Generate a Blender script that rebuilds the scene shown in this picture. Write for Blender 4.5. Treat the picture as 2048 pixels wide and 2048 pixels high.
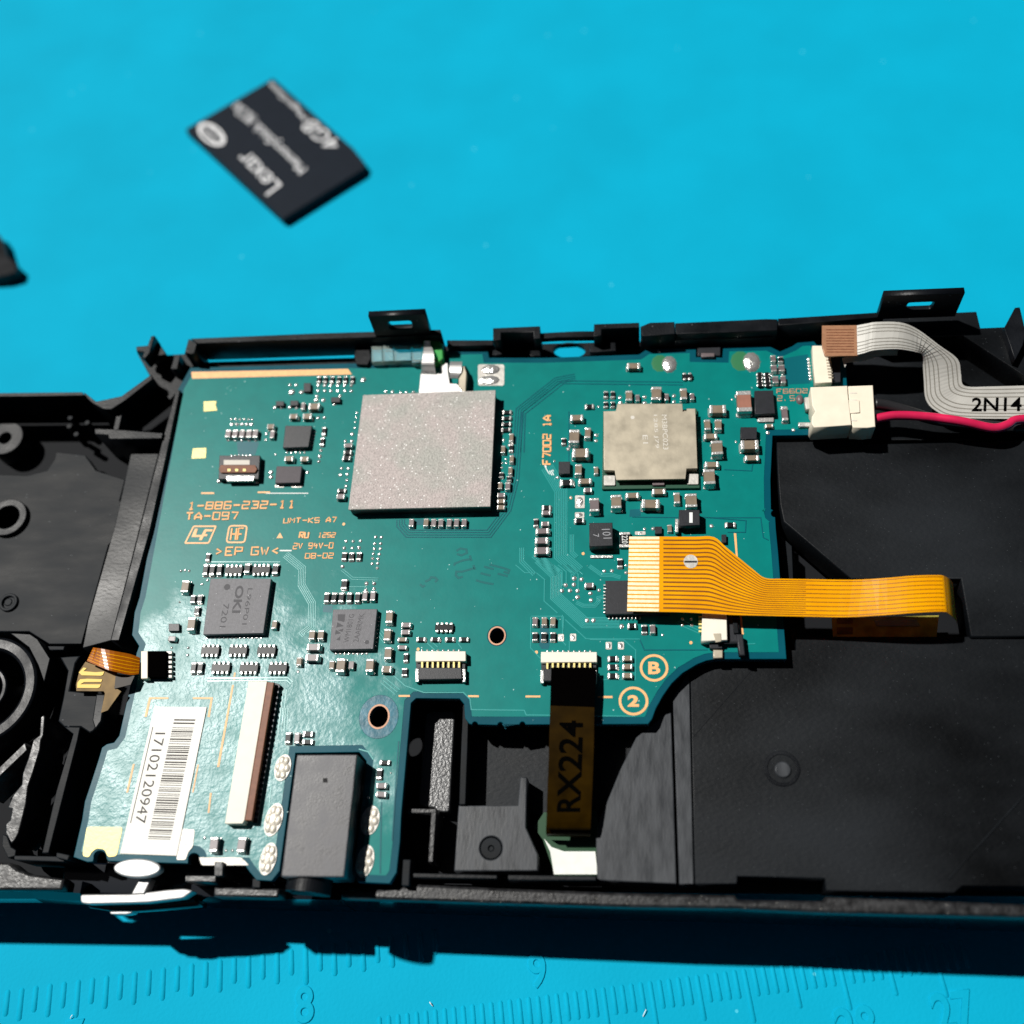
import bpy, bmesh, math, random
from mathutils import Vector, Matrix
random.seed(7)
scene = bpy.context.scene
for o in list(bpy.data.objects):
    bpy.data.objects.remove(o)
C = scene.collection

# ------------------------------------------------------------------ frame of reference
# Everything on the device is laid out in millimetres in the board's own frame: x right, y away, z up,
# z = 0 on the board's upper face. M carries that frame into the world (metres, mat level at z = 0).
S = 0.001
F_PX, CAM_H = 2222.58, 115.6
PITCH, ROLL, YAW = (math.radians(a) for a in (63.745, -14.012, -14.771))
SUN_DEV = Vector((-0.52, 0.31, 1.0)).normalized()
cz, sz, cr, sr, cp, sp = math.cos(YAW), math.sin(YAW), math.cos(ROLL), math.sin(ROLL), math.cos(PITCH), math.sin(PITCH)
R_CAM = Matrix(((cr, -sr, 0), (sr, cr, 0), (0, 0, 1))) @ Matrix(((1, 0, 0), (0, -sp, -cp), (0, cp, -sp))) @ Matrix(((cz, -sz, 0), (sz, cz, 0), (0, 0, 1)))
R_CAM_T = R_CAM.transposed()
MAT_A, MAT_B, MAT_C = -0.0173, -0.0925, -14.84            # mat: z = A x + B y + C
MAT_N = Vector((-MAT_A, -MAT_B, 1)).normalized()
ROT_M = MAT_N.rotation_difference(Vector((0, 0, 1))).to_matrix().to_4x4()
M = Matrix.Scale(S, 4) @ Matrix.Translation((0, 0, -(MAT_N * MAT_C).dot(Vector((0, 0, 1))) )) @ ROT_M
_off = (M @ Vector((0, 0, MAT_C))).z
M = Matrix.Translation((0, 0, -_off)) @ M

# ------------------------------------------------------------------ camera, sky, sun, exposure
cam = bpy.data.cameras.new('camera')
cam_ob = bpy.data.objects.new('camera', cam)
C.objects.link(cam_ob)
rx, ry, rz_ = R_CAM[0], R_CAM[1], R_CAM[2]
cm = Matrix(((rx[0], -ry[0], -rz_[0]), (rx[1], -ry[1], -rz_[1]), (rx[2], -ry[2], -rz_[2]))).to_4x4()
cam_ob.matrix_world = Matrix.Translation(M @ Vector((0, 0, CAM_H))) @ ROT_M @ cm
cam.sensor_width = 36
cam.lens = F_PX / 2048 * 36
cam.clip_start, cam.clip_end = 0.005, 50
cam.dof.use_dof = True
cam.dof.focus_distance = 0.1245
cam.dof.aperture_fstop = 16
scene.camera = cam_ob

world = bpy.data.worlds.new('World')
scene.world = world
world.use_nodes = True
wn = world.node_tree
sky = wn.nodes.new('ShaderNodeTexSky')
sky.sky_type = 'NISHITA'
sky.sun_disc = False
sun_w = (ROT_M.to_3x3() @ SUN_DEV).normalized()
sky.sun_elevation = math.asin(sun_w.z)
sky.sun_rotation = math.atan2(sun_w.x, sun_w.y)
wn.links.new(sky.outputs[0], wn.nodes['Background'].inputs[0])
wn.nodes['Background'].inputs[1].default_value = 0.006
sun = bpy.data.lights.new('sun', 'SUN')
sun.energy = 5.0
sun.angle = math.radians(1.6)
sun.color = (1.0, 0.97, 0.92)
sun_ob = bpy.data.objects.new('sun', sun)
C.objects.link(sun_ob)
sun_ob.rotation_euler = sun_w.to_track_quat('Z', 'Y').to_euler()
scene.view_settings.view_transform = 'Standard'
scene.view_settings.look = 'None'
scene.view_settings.gamma = 1
scene.view_settings.exposure = 0.0
scene.view_settings.use_curve_mapping = False
scene.render.engine = 'CYCLES'
scene.cycles.use_denoising = True
scene.cycles.max_bounces = 8

# ------------------------------------------------------------------ materials
MATS = {}
def pm(name, base, rough=0.5, metal=0.0, var=0.0, vscale=1.0, rvar=0.0, bump=0.0, bscale=5.0, spec=0.5, coat=0.0, coat_rough=0.2,
       trans=0.0, speck=None, speck_scale=3.0, speck_cut=0.72, base2=None, stretch=(1, 1, 1), detail=6.0, ior=1.5, translucent=None):
    """Principled material; noise works in millimetres of world position."""
    m = bpy.data.materials.new(name)
    m.use_nodes = True
    nt = m.node_tree
    N, L = nt.nodes, nt.links
    b = N['Principled BSDF']
    b.inputs['Base Color'].default_value = (*base, 1)
    b.inputs['Roughness'].default_value = rough
    b.inputs['Metallic'].default_value = metal
    b.inputs['Specular IOR Level'].default_value = spec
    b.inputs['Coat Weight'].default_value = coat
    b.inputs['Coat Roughness'].default_value = coat_rough
    b.inputs['Transmission Weight'].default_value = trans
    b.inputs['IOR'].default_value = ior
    geo = N.new('ShaderNodeNewGeometry')
    mul = N.new('ShaderNodeVectorMath'); mul.operation = 'MULTIPLY'
    mul.inputs[1].default_value = (1000 * stretch[0], 1000 * stretch[1], 1000 * stretch[2])
    L.new(geo.outputs['Position'], mul.inputs[0])
    col = None
    if var or base2:
        n = N.new('ShaderNodeTexNoise'); n.inputs['Scale'].default_value = vscale; n.inputs['Detail'].default_value = detail
        L.new(mul.outputs[0], n.inputs['Vector'])
        r = N.new('ShaderNodeValToRGB')
        r.color_ramp.elements[0].position, r.color_ramp.elements[1].position = 0.32, 0.68
        b2 = base2 or tuple(min(1, c * (1 + var)) for c in base)
        b1 = base if base2 else tuple(c * (1 - var) for c in base)
        r.color_ramp.elements[0].color, r.color_ramp.elements[1].color = (*b1, 1), (*b2, 1)
        L.new(n.outputs['Fac'], r.inputs[0])
        col = r.outputs[0]
        if rvar:
            mr = N.new('ShaderNodeMapRange')
            mr.inputs['From Min'].default_value, mr.inputs['From Max'].default_value = 0.3, 0.7
            mr.inputs['To Min'].default_value, mr.inputs['To Max'].default_value = max(0.04, rough - rvar), min(1, rough + rvar)
            L.new(n.outputs['Fac'], mr.inputs['Value'])
            L.new(mr.outputs[0], b.inputs['Roughness'])
    if speck:
        v = N.new('ShaderNodeTexVoronoi'); v.inputs['Scale'].default_value = speck_scale
        L.new(mul.outputs[0], v.inputs['Vector'])
        n2 = N.new('ShaderNodeTexNoise'); n2.inputs['Scale'].default_value = speck_scale * 0.21
        L.new(mul.outputs[0], n2.inputs['Vector'])
        lt = N.new('ShaderNodeMath'); lt.operation = 'LESS_THAN'; lt.inputs[1].default_value = 0.16
        L.new(v.outputs['Distance'], lt.inputs[0])
        gt = N.new('ShaderNodeMath'); gt.operation = 'GREATER_THAN'; gt.inputs[1].default_value = speck_cut
        sep = N.new('ShaderNodeSeparateColor'); L.new(v.outputs['Color'], sep.inputs[0])
        L.new(sep.outputs[0], gt.inputs[0])
        mm = N.new('ShaderNodeMath'); mm.operation = 'MULTIPLY'
        L.new(lt.outputs[0], mm.inputs[0]); L.new(gt.outputs[0], mm.inputs[1])
        mx = N.new('ShaderNodeMix'); mx.data_type = 'RGBA'
        L.new(mm.outputs[0], mx.inputs['Factor'])
        if col: L.new(col, mx.inputs['A'])
        else: mx.inputs['A'].default_value = (*base, 1)
        mx.inputs['B'].default_value = (*speck, 1)
        col = mx.outputs['Result']
    if col:
        L.new(col, b.inputs['Base Color'])
    if bump:
        n = N.new('ShaderNodeTexNoise'); n.inputs['Scale'].default_value = bscale; n.inputs['Detail'].default_value = 4
        L.new(mul.outputs[0], n.inputs['Vector'])
        bp = N.new('ShaderNodeBump'); bp.inputs['Strength'].default_value = 1.0
        bp.inputs['Distance'].default_value = bump * S
        L.new(n.outputs['Fac'], bp.inputs['Height']); L.new(bp.outputs[0], b.inputs['Normal'])
    if translucent:
        tr = N.new('ShaderNodeBsdfTranslucent'); tr.inputs[0].default_value = (*translucent, 1)
        ms = N.new('ShaderNodeMixShader'); ms.inputs[0].default_value = 0.22
        L.new(b.outputs[0], ms.inputs[1]); L.new(tr.outputs[0], ms.inputs[2])
        L.new(ms.outputs[0], N['Material Output'].inputs['Surface'])
    MATS[name] = m
    return m

pm('mat_rubber', (0.0010, 0.340, 0.525), rough=0.7, var=0.05, vscale=0.06, bump=0.04, bscale=2.4, spec=0.06, speck=(0.06, 0.48, 0.64), speck_scale=0.6, speck_cut=0.988)
pm('mask_dark', (0.0, 0.07, 0.10), rough=0.36, var=0.1, vscale=0.2, rvar=0.04, bump=0.004, bscale=3.0, spec=0.08)
pm('trace_green', (0.025, 0.30, 0.285), rough=0.22, spec=0.9)
pm('trace_dark', (0.0, 0.10, 0.125), rough=0.36, spec=0.2)
pm('gold_print', (0.86, 0.43, 0.16), rough=0.5, var=0.1, vscale=2)
pm('gold_pad', (0.74, 0.62, 0.24), rough=0.45, metal=0.15, bump=0.02, bscale=3, spec=0.3)
pm('copper_print', (0.55, 0.27, 0.15), rough=0.5, var=0.15, vscale=3)
pm('white_print', (0.75, 0.78, 0.76), rough=0.6)
pm('tin', (0.66, 0.65, 0.63), rough=0.26, metal=0.6, bump=0.05, bscale=4.0)
pm('tin_blob', (0.88, 0.87, 0.84), rough=0.2, metal=0.8, bump=0.14, bscale=1.8)
pm('tin_satin', (0.52, 0.50, 0.46), rough=0.5, metal=0.25, var=0.12, vscale=0.8, bump=0.05, bscale=1.8)
pm('cap_brown', (0.20, 0.155, 0.11), rough=0.45, var=0.12, vscale=1.2, spec=0.3)
pm('cap_mauve', (0.13, 0.10, 0.105), rough=0.4, var=0.1, vscale=1.2)
pm('cap_red', (0.30, 0.13, 0.09), rough=0.4, var=0.1, vscale=1.2)
pm('resistor_black', (0.010, 0.011, 0.013), rough=0.35, spec=0.15)
pm('ic_grey', (0.105, 0.105, 0.118), rough=0.5, var=0.14, vscale=3.0, bump=0.014, bscale=9, spec=0.35, speck=(0.4, 0.4, 0.42), speck_scale=3.4, speck_cut=0.9)
pm('ic_plum', (0.045, 0.036, 0.045), rough=0.5, var=0.1, vscale=2.0, bump=0.01, bscale=9, spec=0.3)
pm('ic_black', (0.016, 0.0175, 0.022), rough=0.42, var=0.15, vscale=2.0, bump=0.01, bscale=8, spec=0.3)
pm('ic_mark', (0.062, 0.062, 0.07), rough=0.6, spec=0.3)
pm('ic_mark_light', (0.26, 0.27, 0.29), rough=0.6)
pm('shield_steel', (0.41, 0.365, 0.28), rough=0.45, metal=0.5, var=0.08, vscale=0.5, rvar=0.08, bump=0.006, bscale=2.0, detail=9)
pm('shield_mark', (0.62, 0.59, 0.53), rough=0.7)
pm('pad_side', (0.012, 0.012, 0.014), rough=0.6)
pm('base_green', (0.004, 0.06, 0.03), rough=0.4)
pm('white_plastic', (0.78, 0.74, 0.64), rough=0.5, var=0.03, vscale=1.0, spec=0.3)
pm('cream_plastic', (0.80, 0.72, 0.58), rough=0.5, var=0.04, vscale=0.7)
pm('brown_flap', (0.19, 0.075, 0.04), rough=0.42, var=0.15, vscale=2, spec=0.15)
pm('copper_film', (0.40, 0.20, 0.11), rough=0.35, metal=0.2, var=0.1, vscale=2)
pm('jack_black', (0.04, 0.04, 0.045), rough=0.42, base2=(0.13, 0.13, 0.14), vscale=0.6, rvar=0.12, bump=0.012, bscale=5, spec=0.3, detail=14)
pm('plastic_black', (0.0040, 0.0050, 0.0070), rough=0.4, var=0.3, vscale=0.35, rvar=0.1, bump=0.02, bscale=4.0, spec=0.16, speck=(0.10, 0.10, 0.11), speck_scale=2.1, speck_cut=0.95)
pm('plastic_plate', (0.0050, 0.0064, 0.0082), rough=0.45, var=0.75, vscale=0.06, rvar=0.12, bump=0.03, bscale=2.4, spec=0.18, speck=(0.035, 0.04, 0.045), speck_scale=3.6, speck_cut=0.9, stretch=(0.7, 1.3, 1), detail=14)  # wide tone patches: soft sheen of the panels put into the colour
pm('plastic_grey', (0.0080, 0.0100, 0.0125), rough=0.5, var=0.4, vscale=0.3, rvar=0.05, bump=0.010, bscale=5.0, spec=0.10, stretch=(0.5, 1.6, 1), detail=12, speck=(0.10, 0.11, 0.12), speck_scale=2.6, speck_cut=0.95)
pm('plastic_brushed_sheen', (0.034, 0.038, 0.044), rough=0.42, var=0.25, vscale=0.6, rvar=0.1, bump=0.012, bscale=2.2, spec=0.35, stretch=(2.0, 0.5, 1), detail=14)  # brushed streaks, with sunlit sheen put into a lighter base grey
pm('plastic_void', (0.005, 0.006, 0.008), rough=0.7, spec=0.15)  # matte black: shade of the cavities put into the colour; also the seam
pm('plastic_rough', (0.016, 0.0165, 0.018), rough=0.42, var=0.6, vscale=1.1, rvar=0.12, bump=0.05, bscale=2.6, spec=0.4, speck=(0.2, 0.19, 0.17), speck_scale=2.6, speck_cut=0.88)
pm('plastic_scuffed', (0.05, 0.052, 0.055), rough=0.3, var=0.3, vscale=0.6, bump=0.07, bscale=3.4)
pm('plastic_gloss', (0.003, 0.005, 0.009), rough=0.1, spec=0.45)
pm('kapton', (0.98, 0.41, 0.0), rough=0.22, var=0.12, vscale=0.3, translucent=(0.9, 0.36, 0.0), bump=0.02, bscale=0.5)
pm('kapton_line', (0.20, 0.055, 0.002), rough=0.3)
pm('kapton_contact', (0.92, 0.78, 0.50), rough=0.34, metal=0.3, var=0.08, vscale=1.5, bump=0.02, bscale=2)
pm('kapton_dark', (0.42, 0.115, 0.003), rough=0.32, var=0.25, vscale=0.5, spec=0.25, translucent=(0.7, 0.22, 0.0))
pm('film_tan', (0.20, 0.125, 0.04), rough=0.55, var=0.3, vscale=0.5, spec=0.2)
pm('film_brown', (0.016, 0.008, 0.0003), rough=0.3, var=0.45, vscale=0.35, spec=0.03)
pm('film_black', (0.0008, 0.0006, 0.0006), rough=0.45, spec=0.0)
pm('film_olive', (0.36, 0.32, 0.06), rough=0.12, var=0.35, vscale=0.6)
pm('contact_yellow', (0.72, 0.48, 0.02), rough=0.45, spec=0.3)
pm('ink_black', (0.001, 0.001, 0.001), rough=0.6, spec=0.0)
pm('ffc_white', (0.60, 0.59, 0.55), rough=0.28, metal=0.3, var=0.06, vscale=0.6)
pm('ffc_line', (0.20, 0.19, 0.165), rough=0.35)
pm('wire_red', (0.58, 0.014, 0.075), rough=0.3, var=0.15, vscale=0.5)
pm('wire_black', (0.02, 0.02, 0.022), rough=0.4)
pm('label_paper', (0.80, 0.79, 0.74), rough=0.6, var=0.02, vscale=1.0)
pm('label_ink', (0.06, 0.055, 0.05), rough=0.7, var=0.4, vscale=4)
pm('acrylic_clear', (0.62, 0.72, 0.66), rough=0.18, trans=0.75, ior=1.45)
pm('acrylic_green', (0.09, 0.55, 0.12), rough=0.3, trans=0.45, ior=1.45)
pm('clip_steel', (0.72, 0.71, 0.70), rough=0.35, metal=0.7)
pm('card_black', (0.0085, 0.0125, 0.020), rough=0.5, var=0.06, vscale=0.5, spec=0.12)
pm('card_print', (0.72, 0.73, 0.75), rough=0.6)
pm('switch_white', (0.46, 0.46, 0.46), rough=0.5, metal=0.35, bump=0.08, bscale=1.0)
pm('hole_dark', (0.004, 0.004, 0.005), rough=0.8)
pm('ring_blue', (0.02, 0.12, 0.17), rough=0.3, var=0.3, vscale=0.9, bump=0.03, bscale=1.4, spec=0.25)
pm('flux_yellow', (0.035, 0.17, 0.075), rough=0.3, spec=0.3)
pm('board_white', (0.72, 0.74, 0.70), rough=0.5, var=0.05, vscale=1)
pm('board_green', (0.006, 0.05, 0.016), rough=0.3)
pm('tin_white', (0.62, 0.58, 0.50), rough=0.42, metal=0.25, bump=0.08, bscale=2.2)
pm('stamp_dark', (0.0, 0.115, 0.118), rough=0.4, spec=0.15)
pm('dust', (0.42, 0.62, 0.62), rough=0.8)
pm('lint', (0.85, 0.9, 0.92), rough=0.8)

def solder_mask_material():
    """Teal solder mask over copper, with hazy sun glare painted on as blotches round the lower left of the board."""
    m = pm('mask_teal', (0.0, 0.165, 0.165), rough=0.3)
    nt = m.node_tree; N, L = nt.nodes, nt.links
    b = N['Principled BSDF']
    geo = N.new('ShaderNodeNewGeometry')
    mul = N.new('ShaderNodeVectorMath'); mul.operation = 'MULTIPLY'; mul.inputs[1].default_value = (1000,) * 3
    L.new(geo.outputs['Position'], mul.inputs[0])
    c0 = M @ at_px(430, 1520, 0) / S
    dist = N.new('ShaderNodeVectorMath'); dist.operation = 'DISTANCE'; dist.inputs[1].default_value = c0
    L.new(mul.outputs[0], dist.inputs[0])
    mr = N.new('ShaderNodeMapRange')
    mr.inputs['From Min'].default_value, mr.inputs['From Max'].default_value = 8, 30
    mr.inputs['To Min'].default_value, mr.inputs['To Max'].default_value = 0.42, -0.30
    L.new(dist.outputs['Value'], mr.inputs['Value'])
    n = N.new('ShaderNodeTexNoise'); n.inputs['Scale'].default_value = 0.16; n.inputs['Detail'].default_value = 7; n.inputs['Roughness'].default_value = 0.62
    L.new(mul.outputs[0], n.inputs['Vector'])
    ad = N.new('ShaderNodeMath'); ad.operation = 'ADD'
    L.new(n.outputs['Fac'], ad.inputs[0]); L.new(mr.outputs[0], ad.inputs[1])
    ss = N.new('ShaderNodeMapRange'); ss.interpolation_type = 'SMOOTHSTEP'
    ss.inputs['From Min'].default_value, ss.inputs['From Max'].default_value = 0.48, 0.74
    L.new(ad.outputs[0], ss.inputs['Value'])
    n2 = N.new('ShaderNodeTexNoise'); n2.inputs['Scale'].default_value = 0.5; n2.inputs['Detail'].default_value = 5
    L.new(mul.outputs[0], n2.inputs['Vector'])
    glare_haze = N.new('ShaderNodeMath'); glare_haze.operation = 'MULTIPLY'
    L.new(ss.outputs[0], glare_haze.inputs[0])
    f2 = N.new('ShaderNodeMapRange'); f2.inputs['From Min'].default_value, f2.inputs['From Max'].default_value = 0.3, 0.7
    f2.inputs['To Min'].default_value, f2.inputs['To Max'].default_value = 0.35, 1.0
    L.new(n2.outputs['Fac'], f2.inputs['Value']); L.new(f2.outputs[0], glare_haze.inputs[1])
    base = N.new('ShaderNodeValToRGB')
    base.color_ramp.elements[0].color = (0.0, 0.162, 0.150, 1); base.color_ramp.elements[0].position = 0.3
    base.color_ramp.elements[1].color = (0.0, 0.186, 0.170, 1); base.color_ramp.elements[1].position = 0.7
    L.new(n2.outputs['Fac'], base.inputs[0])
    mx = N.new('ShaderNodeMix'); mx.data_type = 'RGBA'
    L.new(glare_haze.outputs[0], mx.inputs['Factor']); L.new(base.outputs[0], mx.inputs['A'])
    mx.inputs['B'].default_value = (0.12, 0.30, 0.31, 1)  # pale sun-glare haze mixed into the mask colour
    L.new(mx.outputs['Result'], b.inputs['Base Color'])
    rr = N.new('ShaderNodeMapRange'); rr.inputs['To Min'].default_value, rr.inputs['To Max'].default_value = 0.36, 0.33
    L.new(glare_haze.outputs[0], rr.inputs['Value']); L.new(rr.outputs[0], b.inputs['Roughness'])
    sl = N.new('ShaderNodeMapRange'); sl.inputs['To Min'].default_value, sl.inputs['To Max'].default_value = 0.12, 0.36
    L.new(glare_haze.outputs[0], sl.inputs['Value']); L.new(sl.outputs[0], b.inputs['Specular IOR Level'])
    n3 = N.new('ShaderNodeTexNoise'); n3.inputs['Scale'].default_value = 2.2; n3.inputs['Detail'].default_value = 3
    L.new(mul.outputs[0], n3.inputs['Vector'])
    h = N.new('ShaderNodeMath'); h.operation = 'MULTIPLY'; L.new(n3.outputs['Fac'], h.inputs[0])
    hh = N.new('ShaderNodeMapRange'); hh.inputs['To Min'].default_value, hh.inputs['To Max'].default_value = 0.06, 1.0
    L.new(glare_haze.outputs[0], hh.inputs['Value']); L.new(hh.outputs[0], h.inputs[1])
    bp = N.new('ShaderNodeBump'); bp.inputs['Distance'].default_value = 0.06 * S
    L.new(h.outputs[0], bp.inputs['Height']); L.new(bp.outputs[0], b.inputs['Normal'])

def pad_material():
    """Sparkling grey heat pad with mineral grains."""
    m = pm('heat_pad', (0.40, 0.375, 0.35), rough=0.55)
    nt = m.node_tree; N, L = nt.nodes, nt.links
    b = N['Principled BSDF']
    geo = N.new('ShaderNodeNewGeometry')
    mul = N.new('ShaderNodeVectorMath'); mul.operation = 'MULTIPLY'; mul.inputs[1].default_value = (1000,) * 3
    L.new(geo.outputs['Position'], mul.inputs[0])
    n = N.new('ShaderNodeTexNoise'); n.inputs['Scale'].default_value = 0.22; n.inputs['Detail'].default_value = 3
    L.new(mul.outputs[0], n.inputs['Vector'])
    r = N.new('ShaderNodeValToRGB')
    r.color_ramp.elements[0].color, r.color_ramp.elements[1].color = (0.36, 0.355, 0.325, 1), (0.43, 0.375, 0.36, 1)
    r.color_ramp.elements[0].position, r.color_ramp.elements[1].position = 0.38, 0.62
    L.new(n.outputs['Fac'], r.inputs[0])
    g = N.new('ShaderNodeTexNoise'); g.inputs['Scale'].default_value = 5.0; g.inputs['Detail'].default_value = 5
    L.new(mul.outputs[0], g.inputs['Vector'])
    gr = N.new('ShaderNodeMapRange'); gr.inputs['From Min'].default_value, gr.inputs['From Max'].default_value = 0.3, 0.7
    gr.inputs['To Min'].default_value, gr.inputs['To Max'].default_value = 0.72, 1.25
    L.new(g.outputs['Fac'], gr.inputs['Value'])
    v = N.new('ShaderNodeTexVoronoi'); v.inputs['Scale'].default_value = 4.2
    L.new(mul.outputs[0], v.inputs['Vector'])
    sep = N.new('ShaderNodeSeparateColor'); L.new(v.outputs['Color'], sep.inputs[0])
    gt = N.new('ShaderNodeMath'); gt.operation = 'GREATER_THAN'; gt.inputs[1].default_value = 0.93; L.new(sep.outputs[0], gt.inputs[0])
    lt = N.new('ShaderNodeMath'); lt.operation = 'LESS_THAN'; lt.inputs[1].default_value = 0.33; L.new(v.outputs['Distance'], lt.inputs[0])
    sp_ = N.new('ShaderNodeMath'); sp_.operation = 'MULTIPLY'; L.new(gt.outputs[0], sp_.inputs[0]); L.new(lt.outputs[0], sp_.inputs[1])
    hv = N.new('ShaderNodeVectorMath'); hv.operation = 'SCALE'
    L.new(r.outputs[0], hv.inputs[0]); L.new(gr.outputs[0], hv.inputs['Scale'])
    mx = N.new('ShaderNodeMix'); mx.data_type = 'RGBA'
    L.new(sp_.outputs[0], mx.inputs['Factor']); L.new(hv.outputs[0], mx.inputs['A']); mx.inputs['B'].default_value = (0.9, 0.9, 0.88, 1)
    L.new(mx.outputs['Result'], b.inputs['Base Color'])
    bp = N.new('ShaderNodeBump'); bp.inputs['Distance'].default_value = 0.10 * S
    L.new(g.outputs['Fac'], bp.inputs['Height']); L.new(bp.outputs[0], b.inputs['Normal'])

# ------------------------------------------------------------------ geometry helpers
CROPS = {'N': (0, 0, 1.0), 'A': (256, 640, .26501), 'B': (640, 640, .26501), 'C': (1024, 640, .26501), 'D': (768, 1152, .26501),
         'E': (1100, 980, .26501), 'G': (256, 1024, .26501), 'H': (400, 1350, .26501), 'I': (0, 1280, .26501), 'J': (1536, 560, .26501),
         'K': (1536, 1024, .26501), 'Z': (1000, 1130, .14493), 'Q': (1480, 720, .08282), 'V': (0, 1240, .13458)}
def at_px(px, py, z=0.0):
    """Point of the plane z (board frame, mm) seen at a pixel of the 2048 photograph."""
    d = R_CAM_T @ Vector(((px - 1024) / F_PX, (py - 1024) / F_PX, 1))
    t = (z - CAM_H) / d.z
    return Vector((d.x * t, d.y * t, z))
def at_mat(px, py, up=0.0):
    d = R_CAM_T @ Vector(((px - 1024) / F_PX, (py - 1024) / F_PX, 1))
    k = MAT_C + up / MAT_N.z
    t = (k - CAM_H) / (d.z - MAT_A * d.x - MAT_B * d.y)
    return Vector((d.x * t, d.y * t, CAM_H + d.z * t))
def nat(c, x, y):
    ox, oy, s = CROPS[c]
    return ox + x * s, oy + y * s
def P(c, x, y, z=0.0):
    return at_px(*nat(c, x, y), z)
def PL(c, pts, z=0.0):
    return [P(c, x, y, z) for x, y in pts]
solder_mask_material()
pad_material()

ABS = {}
def thing(name, label, cat, loc=(0, 0, 0), group=None, kind=None):
    o = bpy.data.objects.new(name, None)
    o.empty_display_size = 1
    C.objects.link(o)
    o.location = loc
    ABS[o] = Vector(loc)
    o['label'] = label; o['category'] = cat
    if group: o['group'] = group
    if kind: o['kind'] = kind
    return o
def add(name, me, mat, parent=None, smooth=False, kind=None):
    """Mesh given in board-frame millimetres -> object with its origin at its own centre, under parent."""
    me.materials.clear()
    me.materials.append(MATS[mat])
    vs = [v.co for v in me.vertices]
    c = Vector([(min(v[i] for v in vs) + max(v[i] for v in vs)) / 2 for i in range(3)])
    me.transform(Matrix.Translation(-c))
    if smooth:
        for p in me.polygons: p.use_smooth = True
    o = bpy.data.objects.new(name, me)
    C.objects.link(o)
    ABS[o] = c
    if parent:
        o.parent = parent
        o.location = c - ABS[parent]
    else:
        o.location = c
    if kind: o['kind'] = kind
    return o
def inst(name, me, parent, loc, rz=0.0, scale=None):
    """Object that shares a mesh; loc in board frame."""
    o = bpy.data.objects.new(name, me)
    C.objects.link(o)
    o.parent = parent
    o.location = Vector(loc) - ABS[parent]
    o.rotation_euler.z = rz
    if scale: o.scale = scale
    ABS[o] = Vector(loc)
    return o
def mesh_from(verts, faces, name='m'):
    me = bpy.data.meshes.new(name)
    me.from_pydata([tuple(v) for v in verts], [], faces)
    me.update()
    return me
def poly(outer, z1, depth, holes=(), bevel=0.0, inset=0.0):
    """Prism with a 2-D outline (with holes), top at z1, going down by depth."""
    cu = bpy.data.curves.new('c', 'CURVE')
    cu.dimensions = '2D'
    cu.fill_mode = 'BOTH'
    cu.extrude = max(depth / 2 - bevel, 0.0005)
    cu.bevel_depth = bevel
    cu.bevel_resolution = 1
    cu.offset = -bevel - inset
    for loop in (outer, *holes):
        s = cu.splines.new('POLY')
        s.points.add(len(loop) - 1)
        for q, p in zip(s.points, loop): q.co = (p[0], p[1], 0, 1)
        s.use_cyclic_u = True
    ob = bpy.data.objects.new('tmp', cu)
    me = bpy.data.meshes.new_from_object(ob)
    bpy.data.objects.remove(ob)
    bpy.data.curves.remove(cu)
    me.transform(Matrix.Translation((0, 0, z1 - depth / 2)))
    return me
def rnd(pts, r, n=3):
    """Polygon with its corners rounded by r."""
    out = []
    for i, p in enumerate(pts):
        a, b = Vector(pts[i - 1][:2]), Vector(pts[(i + 1) % len(pts)][:2])
        p = Vector(p[:2])
        u, w = a - p, b - p
        k = min(r, u.length * 0.45, w.length * 0.45)
        if k < 1e-4: out.append(p); continue
        s, e = p + u.normalized() * k, p + w.normalized() * k
        for j in range(n + 1):
            t = j / n
            out.append(s * (1 - t) ** 2 + p * 2 * t * (1 - t) + e * t * t)
    return out
def ell(c, rx_, ry_, n=32):
    return [(c[0] + rx_ * math.cos(2 * math.pi * i / n), c[1] + ry_ * math.sin(2 * math.pi * i / n)) for i in range(n)]
def box_mesh(lx, ly, lz, bevel=0.0, z0=0.0, seg=1):
    bm = bmesh.new()
    bmesh.ops.create_cube(bm, size=1)
    bmesh.ops.scale(bm, vec=(lx, ly, lz), verts=bm.verts)
    bmesh.ops.translate(bm, vec=(0, 0, z0 + lz / 2), verts=bm.verts)
    if bevel:
        bmesh.ops.bevel(bm, geom=bm.edges[:], offset=bevel, segments=seg, affect='EDGES', profile=0.6)
    me = bpy.data.meshes.new('b'); bm.to_mesh(me); bm.free()
    return me
def join(meshes):
    bm = bmesh.new()
    for m_ in meshes:
        bm.from_mesh(m_)
    me = bpy.data.meshes.new('j'); bm.to_mesh(me); bm.free()
    return me
def moved(me, v, rz=0.0):
    me.transform(Matrix.Translation(v) @ Matrix.Rotation(rz, 4, 'Z'))
    return me
def strip(st, thick):
    """Thin bent sheet through stations (left edge point, right edge point)."""
    V, Fc = [], []
    n = len(st)
    for i, (a, b) in enumerate(st):
        V += [a, b, a - Vector((0, 0, thick)), b - Vector((0, 0, thick))]
    for i in range(n - 1):
        k, j = 4 * i, 4 * i + 4
        Fc += [(k, k + 1, j + 1, j), (k + 2, j + 2, j + 3, k + 3), (k, j, j + 2, k + 2), (k + 1, k + 3, j + 3, j + 1)]
    Fc += [(0, 2, 3, 1), (4 * n - 4, 4 * n - 3, 4 * n - 1, 4 * n - 2)]
    return mesh_from(V, Fc)
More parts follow.
